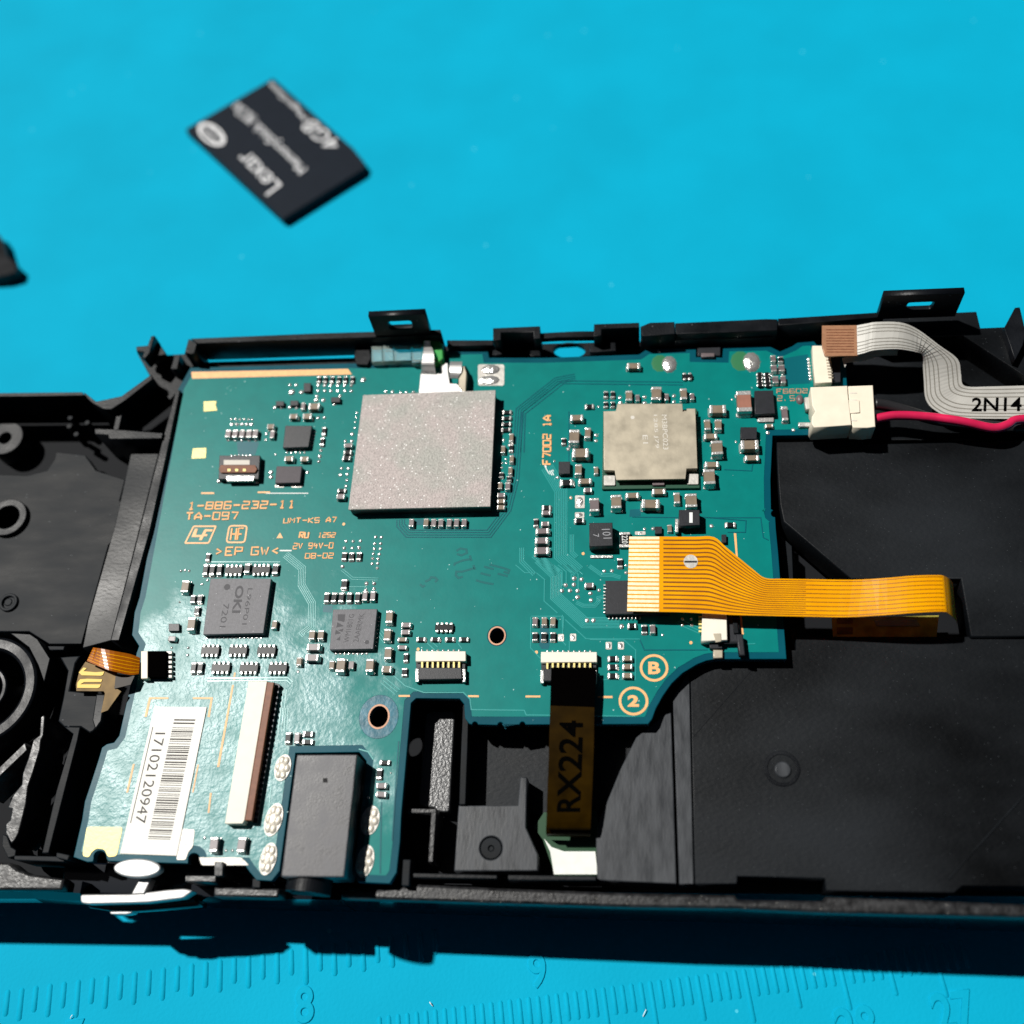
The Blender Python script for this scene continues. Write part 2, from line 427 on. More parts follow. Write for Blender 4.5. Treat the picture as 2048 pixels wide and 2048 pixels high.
def smooth_stations(st, k=4):
    """Catmull-Rom subdivision of stations."""
    out = []
    n = len(st)
    for i in range(n - 1):
        q = [st[max(i - 1, 0)], st[i], st[i + 1], st[min(i + 2, n - 1)]]
        for j in range(k):
            t = j / k
            pr = []
            for e in (0, 1):
                p0, p1, p2, p3 = (s[e] for s in q)
                pr.append(0.5 * ((2 * p1) + (p2 - p0) * t + (2 * p0 - 5 * p1 + 4 * p2 - p3) * t * t + (3 * p1 - p0 - 3 * p2 + p3) * t ** 3))
            out.append(tuple(pr))
    out.append(st[-1])
    return out
def offset_line(pts, d):
    """Mitred parallel of a polyline in xy."""
    out = []
    for i, p in enumerate(pts):
        dirs = []
        if i > 0: dirs.append((pts[i] - pts[i - 1]).to_2d().normalized())
        if i < len(pts) - 1: dirs.append((pts[i + 1] - pts[i]).to_2d().normalized())
        ns = [Vector((-u.y, u.x)) for u in dirs]
        nn = sum(ns, Vector((0, 0)))
        nn = nn.normalized()
        k = d / max(0.4, nn.dot(ns[0]))
        out.append(Vector((p.x + nn.x * k, p.y + nn.y * k, p.z)))
    return out
def trace_mesh(pts, w, h=0.035, z=0.0):
    """Raised copper track under the mask: trapezoid section."""
    l0, l1, r1, r0 = (offset_line(pts, d) for d in (w / 2 + h * 0.5, w / 2 - h * 0.3, -w / 2 + h * 0.3, -w / 2 - h * 0.5))
    V, Fc = [], []
    for i in range(len(pts)):
        for q, zz in ((l0[i], z), (l1[i], z + h), (r1[i], z + h), (r0[i], z)):
            V.append((q.x, q.y, zz))
    for i in range(len(pts) - 1):
        k = 4 * i
        for e in range(3):
            Fc.append((k + e, k + 4 + e, k + 5 + e, k + 1 + e))
    me = mesh_from(V, Fc)
    bm = bmesh.new(); bm.from_mesh(me); bmesh.ops.recalc_face_normals(bm, faces=bm.faces)
    if sum(f.normal.z for f in bm.faces) < 0: bmesh.ops.reverse_faces(bm, faces=bm.faces[:])
    bm.to_mesh(me); bm.free()
    return me
def tube(pts, r, n=10):
    V, Fc = [], []
    for i, p in enumerate(pts):
        a = pts[max(i - 1, 0)]; b = pts[min(i + 1, len(pts) - 1)]
        t = (b - a).normalized()
        u = t.cross(Vector((0, 0, 1))).normalized(); w = u.cross(t)
        for k in range(n):
            th = 2 * math.pi * k / n
            V.append(p + (u * math.cos(th) + w * math.sin(th)) * r)
    for i in range(len(pts) - 1):
        for k in range(n):
            Fc.append((i * n + k, i * n + (k + 1) % n, (i + 1) * n + (k + 1) % n, (i + 1) * n + k))
    Fc += [tuple(range(n))[::-1], tuple(range((len(pts) - 1) * n, len(pts) * n))]
    return mesh_from(V, Fc)
def spline(pts, k=6):
    return [a for a, _ in smooth_stations([(p, p) for p in pts], k)]
def text_mesh(s, bl, br, tl, h=0.02, spacing=1.0, bold=0.0, shear=0.0):
    """Lettering whose bounding box fills the parallelogram bl-br-tl (3-D points in one plane), h thick."""
    cu = bpy.data.curves.new('t', 'FONT')
    cu.body = s
    cu.size = 1
    cu.space_character = spacing
    cu.offset = bold
    cu.shear = shear
    cu.resolution_u = 3
    ob = bpy.data.objects.new('tmp', cu)
    me = bpy.data.meshes.new_from_object(ob)
    bpy.data.objects.remove(ob); bpy.data.curves.remove(cu)
    xs = [v.co.x for v in me.vertices]; ys = [v.co.y for v in me.vertices]
    x0, x1, y0, y1 = min(xs), max(xs), min(ys), max(ys)
    ux, uy = (br - bl) / (x1 - x0), (tl - bl) / (y1 - y0)
    n = ux.cross(uy).normalized()
    for v in me.vertices:
        v.co = bl + ux * (v.co.x - x0) + uy * (v.co.y - y0) + n * h
    return me
def ptext(name, s, c, bl, br, tl, z, mat, parent, h=0.02, **kw):
    return add(name, text_mesh(s, P(c, *bl, z), P(c, *br, z), P(c, *tl, z), h, **kw), mat, parent)
def dome_mesh(n=10, m_=3, h=0.5):
    V, Fc = [], []
    for j in range(m_):
        a = math.pi / 2 * j / m_
        for k in range(n):
            th = 2 * math.pi * k / n
            V.append((math.cos(a) * math.cos(th) / 2, math.cos(a) * math.sin(th) / 2, math.sin(a) * h))
    V.append((0, 0, h))
    for j in range(m_ - 1):
        for k in range(n):
            Fc.append((j * n + k, j * n + (k + 1) % n, (j + 1) * n + (k + 1) % n, (j + 1) * n + k))
    for k in range(n): Fc.append(((m_ - 1) * n + k, (m_ - 1) * n + (k + 1) % n, m_ * n))
    me = mesh_from(V, Fc)
    for p in me.polygons: p.use_smooth = True
    return me

# ------------------------------------------------------------------ the mat
mat_poly = [(-420, -160), (420, -160), (420, 520), (-420, 520)]
def mat_pt(x, y, up=0.0):
    return Vector((x, y, MAT_A * x + MAT_B * y + MAT_C)) + MAT_N * up
mv = [mat_pt(x, y) for x, y in mat_poly] + [mat_pt(x, y, -2) for x, y in mat_poly]
mat_ob = add('mat', mesh_from(mv, [(0, 1, 2, 3), (7, 6, 5, 4), (0, 4, 5, 1), (1, 5, 6, 2), (2, 6, 7, 3), (3, 7, 4, 0)]), 'mat_rubber')
mat_ob['kind'] = 'structure'
mat_ob['label'] = 'bright turquoise rubber work mat with embossed ruler scales'
def ridge(a, b, w=0.62, h=0.16):
    """Rounded raised bar on the mat from a to b."""
    t = (b - a).normalized(); s_ = MAT_N.cross(t).normalized()
    prof = [(-0.5, 0), (-0.36, 0.7), (-0.12, 1.0), (0.12, 1.0), (0.36, 0.7), (0.5, 0)]
    V, Fc = [], []
    for p, e in ((a - t * w * 0.4, 0.0), (a, 1.0), (b, 1.0), (b + t * w * 0.4, 0.0)):
        for u, v in prof:
            V.append(p + s_ * (u * w * (0.45 + 0.55 * e)) + MAT_N * (v * h * e + 0.004))
    n = len(prof)
    for i in range(3):
        for k in range(n - 1):
            Fc.append((i * n + k, i * n + k + 1, (i + 1) * n + k + 1, (i + 1) * n + k))
    me = mesh_from(V, Fc)
    bm = bmesh.new(); bm.from_mesh(me); bmesh.ops.recalc_face_normals(bm, faces=bm.faces)
    if sum((f.normal.dot(MAT_N) for f in bm.faces)) < 0: bmesh.ops.reverse_faces(bm, faces=bm.faces[:])
    bm.to_mesh(me); bm.free()
    return me
def numeral(s, cx, cy, hh, ux):
    """Embossed digits on the mat, centred under a pixel; ux = reading direction."""
    c0 = at_mat(cx, cy)
    up = MAT_N.cross(ux).normalized()
    cu = bpy.data.curves.new('t', 'FONT'); cu.body = s; cu.size = 1; cu.offset = 0.012; cu.extrude = 0.012; cu.bevel_depth = 0.02; cu.bevel_resolution = 2; cu.resolution_u = 4
    ob = bpy.data.objects.new('tmp', cu); me = bpy.data.meshes.new_from_object(ob)
    bpy.data.objects.remove(ob); bpy.data.curves.remove(cu)
    xs = [v.co.x for v in me.vertices]; ys = [v.co.y for v in me.vertices]
    k = hh / (max(ys) - min(ys)); mx_, my_ = (max(xs) + min(xs)) / 2, (max(ys) + min(ys)) / 2
    for v in me.vertices:
        v.co = c0 + ux * ((v.co.x - mx_) * k * 0.85) + up * ((v.co.y - my_) * k) + MAT_N * (v.co.z * k)
    add('numeral', me, 'mat_rubber', mat_ob, smooth=True)
p7, p8 = at_mat(157, 1964), at_mat(611, 1899)
ui = (p8 - p7) / 16
di = -MAT_N.cross(ui.normalized())
for k in range(-7, 26):
    a = p7 + ui * k
    ln = 3.5 if k % 16 == 0 else (3.0 if k % 2 == 0 else 2.3)
    add('tick_mark', ridge(a, a + di * ln), 'mat_rubber', mat_ob, smooth=True)
uin = ui.normalized()
numeral('7', 148, 2076, 3.7, uin); numeral('8', 609, 2009, 3.9, uin); numeral('9', 1075, 1941, 3.7, uin)
q0, q1 = at_mat(1300, 1966), at_mat(1581.6, 1929)
uq = (q1 - q0) / 15
dq = -MAT_N.cross(uq.normalized())
for k in range(-29, 34):
    a = q0 + uq * k
    ln = (5.0 if k % 10 == 0 else 4.2) if k % 5 == 0 else 2.5
    add('tick_mark', ridge(a, a + dq * ln, w=0.5, h=0.14), 'mat_rubber', mat_ob, smooth=True)
numeral('28', 1712, 2052, 3.9, uq.normalized()); numeral('27', 1908, 2022, 3.9, uq.normalized())
for (x, y, dx, dy) in ((141, 2037, 4, -7), (1286, 2033, 6, -14), (865, 2012, -6, -8)):
    a, b = at_mat(x, y, 0.15), at_mat(x + dx, y + dy, 0.3)
    o = add('lint_fleck', tube([a, (a + b) / 2 + MAT_N * 0.1, b], 0.05, 5), 'lint')
    o['label'] = {141: 'tiny white lint fleck under a long ruler tick at lower left', 1286: 'tiny white lint fleck under the millimetre scale right of centre', 865: 'tiny white lint fleck left of the embossed nine'}[x]
    o['category'] = 'lint'; o['group'] = 'lint on the mat'

# ------------------------------------------------------------------ black console frame
frame = thing('console_frame', 'black plastic handheld console frame lying open with ribs and clips', 'console frame', P('N', 1000, 1400, -8))
def fr(name, pts, z, depth, mat='plastic_black', bevel=0.08, c='N', r=0.0, holes=()):
    p = PL(c, pts, z)
    if r: p = rnd(p, r)
    return add(name, poly(p, z, depth, holes, bevel), mat, frame)
hole_e = [ (q.x, q.y) for q in PL('N', [(1139 + 32 * math.cos(a * math.pi / 12), 701 + 15 * math.sin(a * math.pi / 12)) for a in range(24)], -2.4)]
# deep floor under everything, open behind the board's back edge and in front of the left grip
fr('floor', [(-300, 800), (170, 798), (200, 815), (290, 775), (340, 790), (420, 800), (880, 780), (930, 752), (1290, 745), (1560, 700), (1800, 670), (2150, 655), (2150, 1792),
             (690, 1776), (560, 1772), (420, 1768), (160, 1752), (120, 1762), (-300, 1762)], -6.2, 1.0, 'plastic_void', 0.1)
fr('recess_shade', [(-300, 800), (168, 797), (206, 822), (240, 812), (225, 870), (262, 880), (262, 960), (180, 960), (-300, 960)], -5.6, 0.4, 'plastic_void', 0.05)  # black sheet added to stand for the unlit depth of the recess
fr('back_ledge', [(886, 692), (1290, 682), (1560, 668), (1720, 650), (1720, 720), (1560, 730), (1290, 742), (900, 750)], -2.4, 0.8, 'plastic_black', 0.08, holes=(hole_e,))
fr('rim_wall', [(381, 677), (632, 666.5), (881, 659), (884, 670), (754, 674.5), (395, 687)], 2.5, 3.9)
fr('rim_ledge', [(394, 724), (700, 715), (742, 713), (742, 735), (390, 745)], -1.15, 1.2)
fr('rim_post', [(712, 690), (738, 688), (742, 716), (735, 730), (712, 728), (708, 712)], 0.6, 3.0)
fr('rim_wall', [(377, 677), (394, 687), (388, 708), (369, 706)], 2.5, 4.5)
fr('rim_rail', [(894, 680), (986, 680), (986, 691), (894, 691.5)], 1.0, 3.2)
fr('latch_block', [(986, 656), (1080, 652), (1081, 677), (1067, 677), (1067, 664), (1002, 665), (1002, 680), (986, 681)], 2.5, 4.5)
fr('rim_rail', [(1081, 666), (1115, 664), (1158, 662), (1188, 662), (1188, 674), (1115, 675), (1081, 677)], 1.6, 0.9)
fr('latch_block', [(1188, 648), (1278, 645), (1279, 655), (1203, 658), (1203, 671), (1187, 673)], 2.5, 4.5)
fr('latch_foot', [(1213, 681), (1231, 679), (1232, 702), (1180, 704), (1178, 692), (1213, 694)], 0.4, 3.0)
fr('latch_foot', [(985, 700), (1004, 699), (1004, 709), (985, 710)], 0.4, 3.0)
fr('latch_foot', [(1060, 701), (1080, 700), (1081, 712), (1060, 712)], 0.2, 3.0)
fr('rim_wall', [(1281, 653), (1300, 645), (1349, 643.5), (1350, 668), (1284, 672)], 2.7, 4.0)
fr('rim_wall', [(1350, 646), (1482, 640), (1532, 637.5), (1555, 638), (1555, 661), (1352, 668)], 2.4, 4.0)
fr('rim_wall', [(1556, 637), (1765, 624), (1768, 634), (1557, 651)], 2.7, 5.0)
fr('rim_rail', [(1281, 675), (1545, 668), (1546, 675), (1281, 682)], 1.2, 4.0)
# corner hook at the upper left
fr('corner_hook', [(272, 693), (295, 691), (302, 672), (309, 671), (299, 706), (290, 717), (284, 715), (288, 704), (273, 703)], 3.0, 2.2)
fr('corner_fin', [(303, 675), (309, 673), (333, 709), (298, 712)], 1.8, 3.0)
fr('corner_block', [(274, 706), (300, 712), (350, 709), (377, 707), (388, 730), (372, 765), (340, 800), (306, 764)], -1.0, 5.0)
fr('rib', [(349, 710), (361, 710), (354, 738), (341, 738)], 1.2, 4.0)
# upper left rims and ribs
fr('rim_wall', [(-300, 789), (164, 784), (169, 791), (-300, 796)], 2.2, 7.0)
fr('rim_wall', [(168, 784), (192, 803), (243, 792), (302, 749), (305, 758), (250, 801), (222, 819), (206, 818), (186, 807), (168, 792)], 1.6, 6.5)
fr('rib', [(237, 809), (249, 807), (237, 860), (226, 860)], 0.4, 6.0)
fr('rib', [(189, 857), (233, 859), (326, 866), (323, 877), (218, 878), (216, 870), (190, 868)], 1.0, 6.5)
fr('side_rib', [(352, 780), (360, 780), (334, 905), (300, 1060), (238, 1281), (221, 1281), (256, 1150), (317, 910)], 0.6, 6.0)
fr('side_shelf', [(262, 905), (318, 905), (256, 1150), (222, 1281), (165, 1296), (176, 1240), (230, 1050)], -1.6, 4.0, 'plastic_plate')
lp_hole = ell(P('N', 14, 1034, -2), 1.55, 1.55)
fr('backing_plate', [(112, 904), (170, 910), (192, 941), (250, 959), (239, 1002), (266, 1008), (254, 1050), (217, 1090), (163, 1288), (98, 1288), (58, 1263), (-300, 1262), (-300, 940), (54, 951), (94, 941), (109, 919)], -2.0, 2.0, 'plastic_grey', holes=(lp_hole,))
def ring(c, r1, r0, z, depth, mat='plastic_black', name='boss_ring', bevel=0.1):
    cc = P('N', *c, z)
    o = add(name, poly(ell(cc, r1, r1, 48), z, depth, (ell(cc, r0, r0, 48),) if r0 else (), bevel), mat, frame)
    return o
ring((14, 1034), 2.5, 1.55, -1.4, 3.0, 'plastic_black')
ring((16, 1204), 1.15, 0.75, -1.7, 1.6, 'plastic_grey')
ring((16, 1204), 0.5, 0, -1.9, 1.6, 'plastic_grey', 'boss_pin')
ring((10, 876), 2.4, 0.8, -2.4, 4.0, 'plastic_black')
for (x, y) in ((140, 835), (138, 852), (152, 868), (174, 845)):  # posts added in place of light spots coming through holes
    ring((x, y), 0.35, 0, -1.2, 3.0, 'plastic_grey', 'light_spot_post', 0.05)
# round well at the left edge
ring((-35, 1380), 6.4, 4.75, 0.0, 5.0, 'plastic_black', 'well_ring', 0.35)
ring((-35, 1380), 2.9, 2.2, -0.6, 4.0, 'plastic_black', 'well_ring', 0.2)
fr('well_collar', [(20, 1266), (60, 1268), (75, 1278), (100, 1317), (88, 1364), (76, 1330), (58, 1295)], 0.2, 5.0, 'plastic_plate')
fr('rib', [(79, 1470), (81, 1434), (86, 1430), (90, 1432), (87, 1470), (82, 1480), (80, 1499), (66, 1545), (56, 1573), (52, 1607), (44, 1640), (37, 1666), (30, 1680), (22, 1687), (11, 1666), (11, 1648), (20, 1640),
           (24, 1618), (15, 1616), (26, 1590), (43, 1569), (45, 1547), (56, 1517), (66, 1480)], 0.4, 5.5, 'plastic_rough', 0.12)
fr('rib', [(129, 1454), (160, 1454), (155, 1480), (130, 1577), (97, 1706), (84, 1706), (112, 1584), (142, 1482), (146, 1468)], 0.4, 6.0, 'plastic_grey')
fr('rib', [(-40, 1572), (50, 1485), (54, 1500), (-40, 1590)], -0.4, 5.0, 'plastic_rough')
fr('rib', [(28, 1711), (130, 1713), (128, 1724), (28, 1720)], 0.2, 5.0, 'plastic_grey')
fr('rib', [(113, 1705), (139, 1710), (135, 1721), (112, 1715)], 0.7, 5.0, 'plastic_grey')
fr('rib', [(5, 1668), (14, 1672), (22, 1694), (32, 1700), (30, 1712), (16, 1716), (4, 1692)], 0.2, 5.0, 'plastic_grey')
fr('front_lip', [(-300, 1727), (18, 1725), (34, 1738), (60, 1748), (128, 1757), (123, 1780), (-300, 1779)], -0.6, 2.6, 'plastic_rough', 0.25)
fr('grip_bracket', [(120, 1314), (160, 1311), (151, 1326), (139, 1381), (192, 1387), (210, 1387), (202, 1442), (187, 1462), (179, 1466), (161, 1454), (128, 1454), (116, 1442), (126, 1395), (135, 1342)], 0.2, 4.0, 'plastic_grey', 0.15)
fr('grip_bracket', [(192, 1388), (211, 1388), (203, 1442), (190, 1460), (184, 1440)], 0.6, 4.0, 'plastic_plate', 0.15)
fr('rib', [(95, 1292), (129, 1292), (127, 1300), (99, 1300)], -1.0, 4.0, 'plastic_grey')
# front wall and rails
fr('front_rail', [(370, 1751), (432, 1751), (431, 1764), (370, 1763)], 0.0, 5.0, 'plastic_rough')
fr('front_post', [(429, 1724), (446, 1724), (445, 1752), (428, 1752)], 0.6, 6.0, 'plastic_rough')
fr('front_rail', [(428, 1774), (557, 1777), (557, 1795), (427, 1793)], -0.6, 3.0, 'plastic_rough', 0.2)
fr('front_post', [(505, 1757), (521, 1757), (520, 1776), (504, 1775)], -0.2, 5.0, 'plastic_grey')
fr('front_lip', [(682, 1781), (770, 1777), (830, 1768), (1020, 1777), (1260, 1786), (1470, 1790), (1476, 1800), (1645, 1802), (1652, 1793), (2150, 1812), (2150, 1838), (1645, 1826), (1476, 1818), (1260, 1815), (780, 1800), (682, 1797)], -1.6, 2.2, 'plastic_rough', 0.3)
fr('front_rail', [(826, 1746), (994, 1750), (994, 1758), (826, 1755)], -0.6, 4.5, 'plastic_plate')
fr('front_rail', [(1016, 1750), (1192, 1752), (1192, 1761), (1016, 1760)], -0.6, 4.5, 'plastic_plate')
fr('front_post', [(806, 1719), (821, 1719), (818, 1772), (803, 1771)], -0.4, 5.5, 'plastic_grey')
# glossy fascia skirt along the front (mirrors the mat)
def skirt(pts, z1, z0, out):
    a = [P('N', x, y, z1) for x, y in pts]
    b = [Vector((q.x, q.y - out, z0)) for q in a]
    mid = [Vector((q.x, q.y - out * 0.75, z1 * 0.55 + z0 * 0.45)) for q in a]
    back = [Vector((q.x, q.y + 1.2, z0)) for q in a]
    bt = [Vector((q.x, q.y + 1.2, z1)) for q in a]
    n = len(a); V = a + mid + b + back + bt; Fc = []
    for i in range(n - 1):
        for r_ in range(5):
            s_ = (r_ + 1) % 5
            Fc.append((r_ * n + i, s_ * n + i, s_ * n + i + 1, r_ * n + i + 1))
    Fc += [tuple(r_ * n for r_ in range(5)), tuple(r_ * n + n - 1 for r_ in range(5))[::-1]]
    me = mesh_from(V, Fc)
    bm = bmesh.new(); bm.from_mesh(me); bmesh.ops.recalc_face_normals(bm, faces=bm.faces); bm.to_mesh(me); bm.free()
    return me
add('fascia_skirt', skirt([(682, 1799), (900, 1806), (1260, 1817), (1640, 1827), (2150, 1842)], -3.4, -10.5, 0.45), 'plastic_gloss', frame)
add('fascia_skirt', skirt([(380, 1792), (560, 1798), (682, 1800)], -3.4, -10.5, 0.45), 'plastic_gloss', frame)
add('fascia_skirt', skirt([(-300, 1781), (60, 1781), (160, 1786)], -2.0, -5.2, 0.9), 'plastic_gloss', frame)
fr('inner_shelf', [(128, 1722), (240, 1727), (372, 1730), (500, 1745), (560, 1760), (700, 1772), (700, 1800), (380, 1793), (160, 1788), (124, 1780)], -4.2, 2.0, 'plastic_gloss', 0.2)
# pocket under the board's notch
fr('pocket_plate', [(851, 1425), (910, 1421), (899, 1626), (873, 1622), (869, 1615), (836, 1613)], -4.0, 2.0, 'plastic_scuffed', 0.15, r=0.6)
fr('bracket', [(813.5, 1617), (873, 1617), (872, 1634), (866, 1724), (856, 1724), (862, 1626), (813.5, 1626)], -1.5, 4.5, 'plastic_rough')
fr('rib', [(926, 1405), (938, 1412), (931, 1609), (918, 1609)], -1.2, 4.5, 'plastic_grey')
pk = P('N', 982, 1696, -1.6)
fr('pocket_plate', [(917, 1611), (1036, 1611), (1040, 1554), (1054, 1554), (1052, 1654), (1076, 1709), (1076, 1742), (908, 1742)], -1.6, 4.5, 'plastic_brushed_sheen', 0.12, holes=(ell(pk, 1.17, 1.17),))
ring((982, 1696.5), 1.08, 0.3, -1.68, 2.0, 'plastic_grey', 'boss_ring', 0.05)
ring((982, 1697), 0.28, 0, -1.9, 2.0, 'plastic_grey', 'boss_pin', 0.05)
fr('pocket_plate', [(936, 1430), (1300, 1430), (1240, 1560), (1190, 1640), (1110, 1640), (1060, 1625), (930, 1618)], -4.6, 1.4, 'plastic_plate')
# battery bay plates
fr('bay_plate', [(1194, 1760), (1192, 1676), (1200, 1638), (1240, 1540), (1272, 1475), (1300, 1452), (1326, 1430), (1342, 1425), (1353, 1768)], -1.7, 4.0, 'plastic_brushed_sheen', 0.1)
fr('bay_plate', [(1346, 1395), (1378, 1340), (1387, 1768), (1358.5, 1768)], -1.7, 4.0, 'plastic_brushed_sheen', 0.06)
fr('bay_plate', [(1380.5, 1338), (1440, 1305), (1592, 1300), (1591, 1273), (1942, 1273), (2150, 1273), (2150, 1775), (1925, 1772), (1908, 1786), (1652, 1781), (1650, 1756), (1475, 1753), (1474, 1768), (1389.5, 1768)], -1.7, 4.0, 'plastic_plate', 0.1)
fr('bay_plate', [(1552, 874), (1721, 875), (1727, 888), (2150, 878), (2150, 1272.4), (1941.5, 1272.4), (1922, 1157), (1702, 1158), (1567, 1043), (1560, 1010), (1556, 960)], -1.1, 4.0, 'plastic_plate', 0.15)
fr('plate_seam', [(1386, 1474), (1389.5, 1471), (1515, 1327.5), (1511, 1328)], -1.66, 0.4, 'plastic_void', 0.0)
fr('plate_seam', [(1895, 1759), (1898, 1759), (2060, 1579), (2058, 1577)], -1.6, 0.5, 'plastic_grey', 0.0)
ring((1564, 1537), 1.85, 1.45, -1.62, 1.0, 'plastic_black', 'boss_ring', 0.05)
ring((1566, 1539), 0.85, 0, -1.5, 1.0, 'plastic_brushed_sheen', 'boss_pin', 0.15)
fr('rib', [(1562, 1072), (1584, 1092), (1587, 1160), (1568, 1160)], -2.6, 3.5, 'plastic_grey')
fr('rib', [(1579, 1255), (1597, 1258), (1597, 1286), (1583, 1286)], -2.6, 3.5, 'plastic_grey')
# right wing under the flat cable
fr('wing_plate', [(1764, 632), (1953, 623), (1961, 656), (2010, 654), (2150, 648), (2150, 800), (2060, 760), (2024, 735), (1926, 671), (1830, 675), (1764, 678)], 1.0, 4.0, 'plastic_plate')
fr('wing_slot', [(1838, 654), (1912, 647), (1914, 657), (1838, 664)], 1.02, 0.2, 'plastic_black', 0.0)
fr('wing_shelf', [(1690, 700), (1912, 690), (2020, 757), (2150, 790), (2150, 880), (1700, 880)], -2.6, 3.0, 'plastic_plate')
fr('wing_fin', [(2008, 656), (2030, 615), (2040, 614), (2052, 665), (2046, 690), (2030, 720), (2020, 690)], 2.2, 3.0, 'plastic_black')
# upright latch tabs with windows
def tab(tl, tr, z0, z1, win, out=0.0):
    """Upright plate facing the camera: left/right feet px at height z0, window as fractions."""
    a, b = P('N', *tl, z0), P('N', *tr, z0)
    u = (b - a); w = u.length; u = u.normalized(); h = z1 - z0
    nrm = Vector((-u.y, u.x, 0))
    x0, x1, y0, y1 = win
    o2 = [(0, 0), (w, 0), (w, h), (0, h)]
    i2 = rnd([(x0 * w, y0 * h), (x1 * w, y0 * h), (x1 * w, y1 * h), (x0 * w, y1 * h)], 0.35)
    me = poly(o2, 0.0, 0.8, (i2,), 0.04)
    me.transform(Matrix.Translation(a) @ Matrix(((u.x, 0, nrm.x, 0), (u.y, 0, nrm.y, 0), (0, 1, 0, 0), (0, 0, 0, 1))))
    bm = bmesh.new(); bm.from_mesh(me); bmesh.ops.recalc_face_normals(bm, faces=bm.faces); bm.to_mesh(me); bm.free()
    return add('latch_tab', me, 'plastic_black', frame)
tab((753, 664), (863, 659), 2.3, 6.7, (0.30, 0.72, 0.32, 0.72))
tab((1752, 628), (1908, 622), 2.3, 6.9, (0.33, 0.67, 0.30, 0.68))

# ------------------------------------------------------------------ circuit board
board = thing('circuit_board', 'teal printed circuit board crowded with soldered chips and orange lettering', 'circuit board', P('N', 900, 1200, -1))
def arc_px(cx, cy, r, a0, a1, n=8):
    return [(cx + r * math.cos(math.radians(a0 + (a1 - a0) * i / n)), cy + r * math.sin(math.radians(a0 + (a1 - a0) * i / n))) for i in range(n + 1)]
outline = [(380.6, 735.4), (703.9, 726.5), (740, 727), (836, 724), (886.5, 719.5), (890, 704), (897, 700), (975, 698), (978, 715.5), (1090, 715.5), (1278, 709), (1294, 698.3), (1392, 695.7), (1392, 714), (1445, 715), (1446.7, 693),
           (1536, 691), (1560, 703), (1584, 692.5), (1600, 682), (1626, 680.6), (1634, 690), (1690, 690), (1694, 770), (1697, 862), (1620, 870), (1545, 871), (1541, 960), (1542, 1018)] + \
          arc_px(1549, 1027, 7, 250, 80, 5) + [(1552, 1060), (1556, 1100), (1573, 1318), (1431, 1318), (1413, 1321), (1395, 1328), (1365, 1346), (1343, 1367), (1326, 1391), (1312, 1416), (1304, 1438), (1296, 1448), (1052, 1449)] + \
          arc_px(1045, 1449, 6, 0, -180, 5) + [(1006, 1449)] + arc_px(1001, 1450, 6, 0, -180, 5) + [(957, 1449)] + arc_px(950, 1449, 6, 0, -180, 5) + [(938, 1447), (930, 1436), (928.3, 1408), (919, 1397), (832, 1396.5), (822, 1406), (802.5, 1629), (800, 1681), (793, 1745), (779, 1767), (716, 1764), (707, 1744),
           (733, 1522), (718, 1504), (591, 1506), (559, 1742), (543, 1762), (513, 1760), (498, 1742), (490, 1730), (401, 1728)] + arc_px(388, 1718, 12, 10, -190, 8) + [(376, 1727), (216, 1722)] + \
          arc_px(200, 1714, 13, 10, -190, 8) + [(186, 1723), (175, 1724), (147, 1714), (164, 1640), (169.6, 1603), (180, 1572), (197.4, 1518), (204, 1495), (214, 1488), (228, 1485), (238.5, 1471), (255.7, 1394), (273, 1306), (278, 1292), (264, 1270), (269, 1225), (279, 1194), (357, 777)]
out_mm = [(q.x, q.y) for q in PL('N', outline)]
h1, h2 = P('D', 853, 452), P('H', 1350, 315)
holes = (ell(h1, 0.82, 0.92, 24), ell(h2, 1.02, 1.18, 24))
add('substrate', poly(out_mm, 0.0, 1.0, holes, 0.05), 'mask_dark', board)
simple = [q for q in outline if not (938 < q[0] < 1053 and 1440 < q[1] < 1456)]
pour_mm = [(q.x, q.y) for q in PL('N', simple)]
pour = poly(pour_mm, 0.028, 0.02, (ell(h1, 0.35, 0.45, 24), ell(h2, 1.42, 1.67, 32)), 0.0, inset=0.75)
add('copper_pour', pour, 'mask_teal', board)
ZB = 0.03
def bp_poly(name, c, pts, mat, z=0.06, h=0.02, r=0.0, parent=None, bevel=0.0):
    p = PL(c, pts, z)
    if r: p = rnd(p, r)
    return add(name, poly(p, z, h, (), bevel), mat, parent or board)
# hole rings
add('hole_ring', poly(ell(h1, 0.98, 1.1, 28), 0.07, 0.05, (ell(h1, 0.82, 0.92, 28),)), 'copper_print', board)
add('hole_ring', poly(ell(h2, 1.2, 1.38, 28), 0.07, 0.05, (ell(h2, 1.02, 1.18, 28),)), 'copper_print', board)
add('hole_collar', poly(ell(h2, 2.15, 2.4, 40), 0.05, 0.05, (ell(h2, 1.21, 1.39, 28),), 0.01), 'ring_blue', board)
# dark unpoured patches
for c, pts in (('A', [(820, 915), (990, 920), (960, 1018), (830, 1018)]), ('J', [(125, 590), (300, 560), (320, 780), (120, 790)]), ('D', [(1180, 370), (1245, 370), (1250, 520), (1240, 552), (1190, 550), (1168, 520)]),
               ('B', [(725, 1505), (785, 1505), (785, 1545), (725, 1548)]), ('C', [(890, 1430), (975, 1425), (970, 1480), (885, 1485)]), ('G', [(1475, 705), (1545, 705), (1540, 760), (1470, 755)])):
    bp_poly('bare_patch', c, pts, 'trace_dark', 0.036, 0.01)

